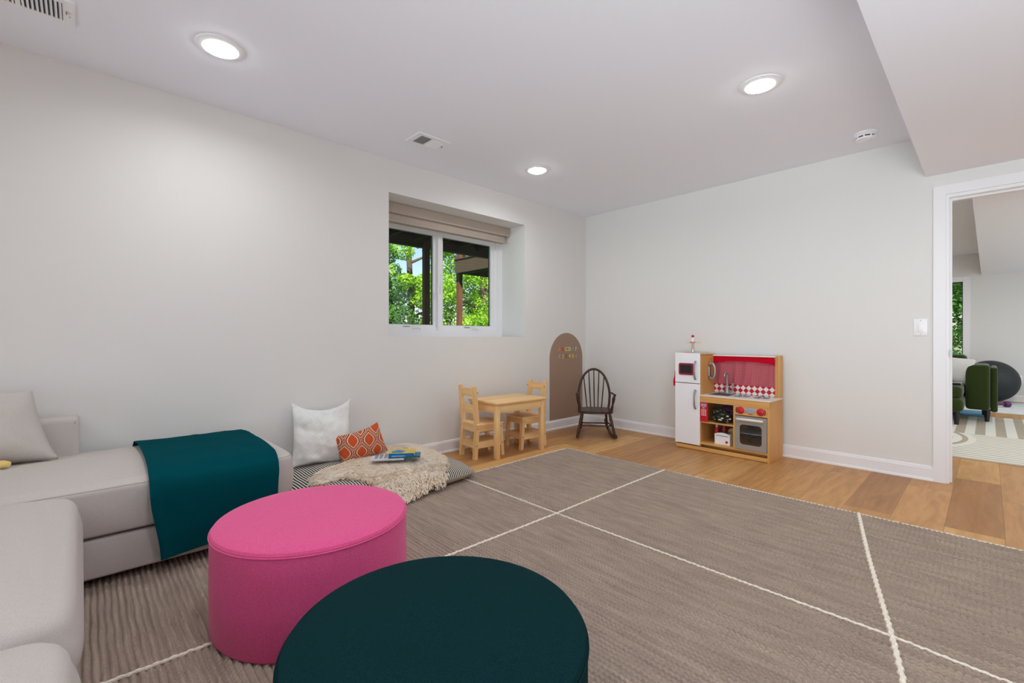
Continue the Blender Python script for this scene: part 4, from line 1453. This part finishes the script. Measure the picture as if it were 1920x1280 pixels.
m = MB(); m.box(.004, .006, .055, .231, .118, .290); m.build('oven_window', 'blackglass', od, smooth=False)
m = MB(); m.tube([(-.014, .045, .330), (-.020, .06, .330), (-.022, .145, .331), (-.020, .235, .330), (-.014, .25, .330)], [.008, .011, .0115, .011, .008], 12)
m.box(-.014, 0, .048, .060, .322, .338); m.box(-.014, 0, .235, .247, .322, .338)
m.build('handle', 'cream', od)
m = MB(); m.box(.03, .29, .020, .266, .206, .212); m.build('oven_rack', 'white', kt, smooth=False)
kb('oven_wall', 'duct', (.290, .300, .018, .268, .078, .36))
# phone on the inner wood side
ph = kb('phone_cradle', 'silver', (.165, .205, FY - .010, FY, .655, .745), bev=.003)
m = MB(); m.tube([(.185, FY - .018, .634), (.185, FY - .038, .640), (.185, FY - .050, .665), (.185, FY - .054, .702), (.185, FY - .050, .74), (.185, FY - .038, .765), (.185, FY - .018, .772)], [.013, .014, .010, .008, .010, .014, .013], 12)
m.lathe([(.017, 0), (.015, -.02)], (.185, FY - .006, .640), 16, 'Y'); m.lathe([(.017, 0), (.015, -.02)], (.185, FY - .006, .766), 16, 'Y')
m.build('phone_handset', 'silver', kt)
# microwave keypad
kp = kb('keypad_panel', 'red', (.000, .012, .498, FY - .001, .266, .436))
m = MB(); m.box(-.0015, 0, .508, .555, .398, .424); m.build('keypad_display', 'lcd', kp, smooth=False)
m = MB()
for r in range(4):
    for c in range(3): m.box(-.002, 0, .510 + c * .016, .521 + c * .016, .318 + r * .015, .328 + r * .015, .001)
m.build('keypad_button', 'pinkplas', kp, smooth=False)
m = MB(); m.box(-.0015, 0, .522, .542, .384, .390); m.build('keypad_label', 'cream', kp, smooth=False)

# things that sit in / on / beside the kitchen (world = kitchen origin + local)
def kw(x, y, z): return (3.975 + x, 1.203 + y, z)
t = thing('toy_toaster', 'white toy toaster with red knob in the lower cubby of the toy kitchen', 'toy', kw(.05, .325, .079))
prof = [(0, 0), (.128, 0), (.128, .088)] + [(.128 - .128 * k / 10, .088 + .014 * sin(pi * k / 10)) for k in range(1, 10)] + [(0, .088)]
m = MB(); m.prism(prof, 0, .055, 'YZ'); m.build('body', 'white', t, smooth=False)
m = MB(); m.box(-.002, .0, .012, .116, .074, .078); m.box(.012, .022, .02, .108, .098, .1035); m.box(.034, .044, .02, .108, .098, .1035); m.build('bread_slot', 'duct', t, smooth=False)
m = MB(); m.lathe([(.011, 0), (.010, -.005), (.0001, -.006)], (0, .026, .026), 18, 'X'); m.build('knob', 'red', t)
t = thing('toy_bottle', 'red toy ketchup bottle behind the white toy toaster', 'toy', kw(.15, .475, .079))
m = MB(); m.lathe([(.020, 0), (.022, .01), (.022, .10), (.012, .125), (.010, .130)], (0, 0, 0), 20); m.build('body', 'red', t)
m = MB(); m.lathe([(.011, .128), (.010, .145), (.004, .165)], (0, 0, 0), 16); m.build('cap', 'pinkplas', t)
t = thing('toy_bottle', 'dark red toy jar to the right of the taller red bottle', 'toy', kw(.20, .43, .079))
m = MB(); m.lathe([(.026, 0), (.028, .01), (.028, .11), (.020, .13), (.020, .15)], (0, 0, 0), 20); m.build('body', 'darkred', t)
t = thing('toy_pan', 'cream round wooden toy pan standing behind the toaster', 'toy', kw(.22, .355, .079))
m = MB(); m.lathe([(.060, 0), (.062, .006), (.060, .014)], (0, 0, .064), 32, 'X'); m.build('disc', 'yellow', t)
m = MB(); m.tube([(.007, 0, .124), (.007, .004, .155)], [.007, .006], 8); m.build('handle', 'maple_z', t)
t = thing('toy_spatula', 'thin pale green and wood toy spatula upright beside the cubby divider', 'toy', kw(.07, .305, .079))
m = MB(); m.box(0, .006, -.008, .008, 0, .10, .002); m.build('blade', 'green', t)
m = MB(); m.box(0, .006, -.004, .004, .10, .155, .002); m.build('handle', 'yellow', t)
# crumpled leaf print bag
def lump(name, c, rad, mt, parent, seed, amp=.25, fq=22):
    mm = MB(); r = bmesh.ops.create_icosphere(mm.bm, subdivisions=4, radius=1)
    for v in mm.bm.verts:
        d = v.co.normalized()
        k = 1 + amp * noise.noise(d * fq / 10 + Vector((seed, 0, 0))) + amp * .5 * noise.noise(d * fq / 4 + Vector((0, seed, 0)))
        v.co = Vector((c[0] + d.x * rad[0] * k, c[1] + d.y * rad[1] * k, max(0.0, c[2] + d.z * rad[2] * k)))
    return mm.build(name, mt, parent, angle=80)
t = thing('fabric_bag', 'crumpled black bag with pale leaf print on the toy kitchen shelf', 'bag', kw(.0, .31, .267))
lump('bag_body', (.075, .085, .050), (.060, .078, .052), 'leafprint', t, 2)
lump('bag_flap', (.055, .11, .095), (.040, .045, .022), 'leafprint', t, 5, .4)
t = thing('plush_toy', 'dark purple plush behind the leaf print bag on the shelf', 'toy', kw(.19, .38, .267))
lump('plush_body', (.0, .0, .070), (.065, .085, .070), 'purple', t, 8, .3)
t = thing('stacking_toy', 'small toy with red ball, orange disc and clear stem on top of toy refrigerator', 'toy', kw(.150, .695, .860))
m = MB(); m.lathe([(.020, 0), (.020, .004), (.013, .006), (.013, .092), (.014, .096)], seg=20); m.build('clear_stem', 'plasticclear', t)
m = MB(); m.lathe([(.014, .096), (.030, .099), (.030, .106), (.012, .110)], seg=24); m.build('orange_disc', 'orange', t)
m = MB(); m.box(-.006, .006, -.075, -.008, .100, .107, .002); m.box(-.008, .008, .008, .07, .094, .098, .002); m.build('paddle', 'pinkplas', t)
m = MB(); m.lathe([(.010, .108), (.009, .125), (.007, .150)], seg=16); m.build('white_neck', 'white', t)
m = MB(); m.lathe([(.0001, .146), (.010, .150), (.014, .160), (.010, .170), (.0001, .174)], seg=20); m.build('red_ball', 'red', t)
t = thing('toy_ring', 'flat orange toy ring lying on top of the toy refrigerator', 'toy', kw(.07, .715, .860))
m = MB(); m.tube([(.024 * cos(a), .024 * sin(a), .006) for a in np.linspace(0, 2 * pi, 28, endpoint=False)], .006, 10, True); m.build('ring', 'orange', t)
t = thing('toy_saucer', 'small flat grey toy saucer on top of the toy refrigerator', 'toy', kw(.09, .64, .860))
m = MB(); m.lathe([(.022, 0), (.022, .004), (.018, .006), (.0001, .007)], seg=24); m.build('dish', 'steel', t)
t = thing('oven_mitt', 'red toy oven mitt hanging on the left side of the toy refrigerator', 'oven mitt', kw(.03, .805, .56))
poly = [(0, 0), (.085, 0), (.09, .05), (.08, .09), (.05, .135), (.03, .14), (.02, .09), (.0, .05)]
m = MB(); m.prism(poly, 0, .020, 'XZ'); o = m.build('mitt_body', 'redcloth', t)
m = MB(); m.tube([(.04, .01, .135), (.035, .008, .155), (.045, .006, .155), (.045, .01, .135)], .002, 6); m.build('hanging_loop', 'redcloth', t)

# ------------------------------------------------------------------ the room beyond the doorway
m = MB(); m.box(0, 2.95, 0, 4.0, .0, .016, .004)
o = m.build('striped_rug', 'crug', smooth=False, loc=(5.318, -3.2 + .35, 0))
tag(o, 'cream and tan rug with stripes and arches in the next room', 'rug')
m = MB(); m.box(0, 1.55, 0, 3.2, 0, .012, .003)
o = m.build('pale_rug', 'palerug', smooth=False, loc=(8.86, -2.8, 0))
tag(o, 'pale speckled rug at the far end of the next room', 'rug')

ac = thing('green_armchair', 'dark green velvet armchair seen through the doorway', 'armchair', (7.2, 0, .016))
def abox(name, *b, bev=.04, seg=4, mt='velvet', parent=ac):
    m = MB(); m.box(*b, bev, seg); return m.build(name, mt, parent, angle=60)
abox('seat_cushion', .02, .80, .205, .86, .285, .440, bev=.05)
abox('seat_base', -.01, .80, .195, .86, .145, .300, bev=.05)
abox('arm', .50, 1.12, -.010, .195, .135, .670, bev=.035)
abox('outer_panel', .56, 1.25, -.072, -.012, .115, .640, bev=.022)
abox('arm', .50, 1.12, .865, 1.06, .135, .670, bev=.035)
abox('backrest', .78, 1.10, .19, .87, .14, .78, bev=.05)
for x, y in ((.03, .235), (.535, -.005), (.03, .82), (1.08, .02), (1.08, .98)):
    m = MB(); m.lathe([(.018, 0), (.030, .13), (.030, .15)], (x + .02, y + .02, 0), 4); m.build('leg', 'black', ac, smooth=False)
t = thing('throw_pillow', 'pale grey pillow resting on the green armchair', 'pillow', (7.84, .385, .445), radians(84))
mb = pillow_mb(.50, .36, .14, 24, .08, 6, .006)
bmesh.ops.transform(mb.bm, matrix=Matrix.Rotation(radians(-18), 4, 'X') @ Matrix.Rotation(radians(-8), 4, 'Y'), verts=mb.bm.verts)
mb.build('cover', 'quilt', t, weld=True, angle=80)
m = MB(); m.box(0, .22, 0, .22, 0, .026, .008)
o = m.build('folded_blanket', 'ticking', loc=(7.33, .22, .458)); tag(o, 'folded striped blanket on the green armchair seat', 'blanket')
m = MB(); m.lathe([(.0001, 0)] + [(.32 * sin(a), .32 - .32 * cos(a)) for a in np.linspace(.08, pi - .05, 36)] + [(.0001, .64)], seg=64)
for k in range(9):
    a = pi * (.2 + .075 * k)
    m.tube([((.320) * sin(a) * cos(b_), .320 * sin(a) * sin(b_), .32 - .32 * cos(a)) for b_ in np.linspace(0, 2 * pi, 64, endpoint=False)], .0012, 5, True)
o = m.build('exercise_ball', 'ball', loc=(10.33, -.02, .012), angle=80)
tag(o, 'large dark grey exercise ball against the end wall of the next room', 'exercise ball')
t = thing('dumbbell', 'purple vinyl dumbbell on the pale rug in the next room', 'dumbbell', (9.55, -.10, .055), radians(-50))
m = MB(); m.lathe([(.018, -.07), (.018, .07)], seg=16, axis='X'); m.build('grip', 'plum', t)
for s in (-1, 1):
    m = MB(); m.lathe([(.030, s * .07), (.042, s * .078), (.042, s * .13), (.030, s * .138)], seg=6, axis='X'); m.build('weight_head', 'plum', t, smooth=False)
m = MB(); m.box(0, .60, 0, .38, 0, .012, .003)
o = m.build('blue_mat', 'bluemat', loc=(8.15, .02, .016)); tag(o, 'thin blue mat on the floor under the green armchair', 'mat')

w2 = bpy.data.objects.new('window_2', None); COL.objects.link(w2); struct(w2)
m = MB()
m.box(XF - .018, XF, fy0 - .085, fy0 - .0, fz0 - .08, fz1 + .085, .003); m.box(XF - .018, XF, fy1, fy1 + .085, fz0 - .08, fz1 + .085, .003)
m.box(XF - .018, XF, fy0, fy1, fz1, fz1 + .085, .003); m.box(XF - .018, XF, fy0, fy1, fz0 - .08, fz0, .003)
m.build('window_casing', 'trim', w2, smooth=False)
m = MB()
m.box(XF + .05, XF + .08, fy0, fy0 + .012, fz0, fz1); m.box(XF + .05, XF + .08, fy1 - .012, fy1, fz0, fz1)
m.box(XF + .05, XF + .08, fy0, fy1, fz1 - .012, fz1); m.box(XF + .05, XF + .08, fy0, fy1, fz0, fz0 + .012)
m.build('window_sash', 'duct', w2, smooth=False)
m = MB(); m.box(XF + .06, XF + .066, fy0, fy1, fz0, fz1); m.build('window_pane', 'glass', w2, smooth=False)

# ------------------------------------------------------------------ outside: deck, trees, ground
m = MB(); m.box(-40, 60, -30, 60, -.40, -.16)
g = m.build('lawn', 'grass', smooth=False); tag(g, 'green lawn on the ground outside the house', 'lawn')
dk = thing('raised_deck', 'dark stained raised timber deck outside above the window', 'deck', (0, 0, 0))
m = MB(); m.box(-1.5, 7.6, 6.0, 6.09, 2.40, 2.66); m.build('front_beam', 'deck', dk, smooth=False)
for k in range(22):
    x = -1.3 + k * .41
    m = MB(); m.box(x, x + .04, 3.9, 6.0, 2.48, 2.66); m.build('joist', 'deck', dk, smooth=False)
m = MB()
for k in range(15): m.box(-1.5, 7.6, 3.9 + k * .148, 3.9 + k * .148 + .140, 2.66, 2.69)
m.build('decking', 'deck', dk, smooth=False)
for x in (3.79, 7.4, 0.2):
    m = MB(); m.box(x + .01, x + .105, 5.93, 6.0, -.16, 2.48); m.build('post', 'post', dk, smooth=False)
st = thing('stair_landing', 'dark timber stair landing beyond the deck, seen through the right pane', 'stair landing', (5.93, 8.0, 0))
m = MB(); m.box(0, .05, -1.88, 0, 2.42, 2.71); m.box(0, 2.6, 0, .05, 2.42, 2.71); m.box(-.02, 2.6, -1.88, .07, 2.71, 2.735); m.build('fascia', 'deck', st, smooth=False)
for k in range(6):
    m = MB(); m.box(.2 + k * .4, .24 + k * .4, -1.88, 0, 2.42, 2.70); m.build('joist', 'deck', st, smooth=False)
for x in (.11, 2.2):
    m = MB(); m.box(x, x + .10, .051, .15, -.16, 3.4); m.build('post', 'post', st, smooth=False)

def tree(x, y, h, cr, mat_, label, seed, nleaf=9000, ls=.11, low=.12, blobs=26):
    t = thing('leafy_tree', label, 'tree', (x, y, -.16), 0, 'leafy trees behind the house')
    rs = np.random.RandomState(seed)
    m = MB()
    m.tube([(0, 0, 0), (.05, .03, h * .3), (-.05, .05, h * .6), (0, 0, h * .9)], [.16, .13, .09, .03], 10)
    for k in range(7):
        a = rs.rand() * 6.28; z0 = h * (.25 + .5 * rs.rand()); r = cr * (.5 + .4 * rs.rand())
        m.tube([(0, .03, z0), (cos(a) * r * .5, sin(a) * r * .5, z0 + r * .25), (cos(a) * r, sin(a) * r, z0 + r * .45)], [.06, .04, .015], 7)
    m.build('trunk', 'bark', t)
    bl = []
    for k in range(blobs):
        a = rs.rand() * 6.28; rr_ = cr * math.sqrt(rs.rand()); z = h * (low + (1 - low) * rs.rand())
        env = math.sin(pi * min(1, max(0.08, (z / h - low) / (1 - low + .02)))) ** .5
        bl.append((cos(a) * rr_ * env, sin(a) * rr_ * env, z, cr * (.22 + .22 * rs.rand())))
    bl = np.array(bl)
    pick = rs.randint(0, blobs, nleaf)
    d = rs.normal(size=(nleaf, 3)); d /= np.linalg.norm(d, axis=1)[:, None]
    rad = bl[pick, 3] * (.55 + .45 * rs.rand(nleaf) ** .5)
    c = bl[pick, :3] + d * rad[:, None] * np.array([1, 1, .75])
    # leaf: six-sided blade, folded slightly, random orientation leaning up/out
    nrm = d * .6 + rs.normal(size=(nleaf, 3)) * .6 + np.array([0, 0, .5]); nrm /= np.linalg.norm(nrm, axis=1)[:, None]
    tmp = rs.normal(size=(nleaf, 3)); a1 = np.cross(nrm, tmp); a1 /= np.linalg.norm(a1, axis=1)[:, None]
    a2 = np.cross(nrm, a1)
    s = ls * (.6 + .8 * rs.rand(nleaf))[:, None]
    P_ = [c - a1 * s * .5, c - a1 * s * .15 + a2 * s * .33, c + a1 * s * .55, c - a1 * s * .15 - a2 * s * .33]
    P_[0] += nrm * s * .1; P_[2] -= nrm * s * .12
    V = np.stack(P_, 1).reshape(-1, 3)
    Q = np.arange(nleaf * 4).reshape(-1, 4)
    o = np_mesh('foliage', V, Q, mat_, smooth=False); o.parent = t
    return t
tree(6.05, 12.2, 3.7, 1.15, 'leafB', 'small dark green tree at the lower left of the left pane', 1, 50000, .06, .03, 40)
tree(10.4, 12.4, 8.0, 2.2, 'leafA', 'bright yellow green tree filling the right pane', 2, 70000, .075, .02, 60)
tree(8.75, 14.6, 7.5, 1.15, 'leafA', 'slim airy tree beside the post in the left pane', 4, 15000, .08, .30, 24)
tree(8.1, 16.0, 2.6, 2.3, 'leafB', 'low dark bushy tree along the bottom of the left pane', 3, 46000, .09, .0, 40)
tree(2.6, 15.5, 6.0, 2.2, 'leafB', 'dark green tree farthest left outside the window', 5, 14000, .11, .05)
tree(4.3, 17.0, 6.5, 2.6, 'leafB', 'broad dark tree between the two leftmost trees', 11, 20000, .11, .0, 40)
tree(0.2, 17.5, 7.0, 2.8, 'leafA', 'bright tree beyond the far left end of the deck', 12, 18000, .12, .0, 36)
tree(14.2, 15.5, 8.0, 3.0, 'leafB', 'dark tree farthest right outside the window', 6, 16000, .13, .03, 36)
tree(15.0, 1.3, 5.5, 2.2, 'leafB', 'dark green tree outside the next room window', 7, 36000, .08, .0, 50)
tree(19.0, 3.4, 8.0, 3.0, 'leafA', 'bright tree farther outside the next room window', 8, 22000, .12, .0, 40)
tree(17.5, -1.2, 7.0, 2.6, 'leafB', 'tree outside to the right of the next room window', 9, 12000, .13, .02, 30)
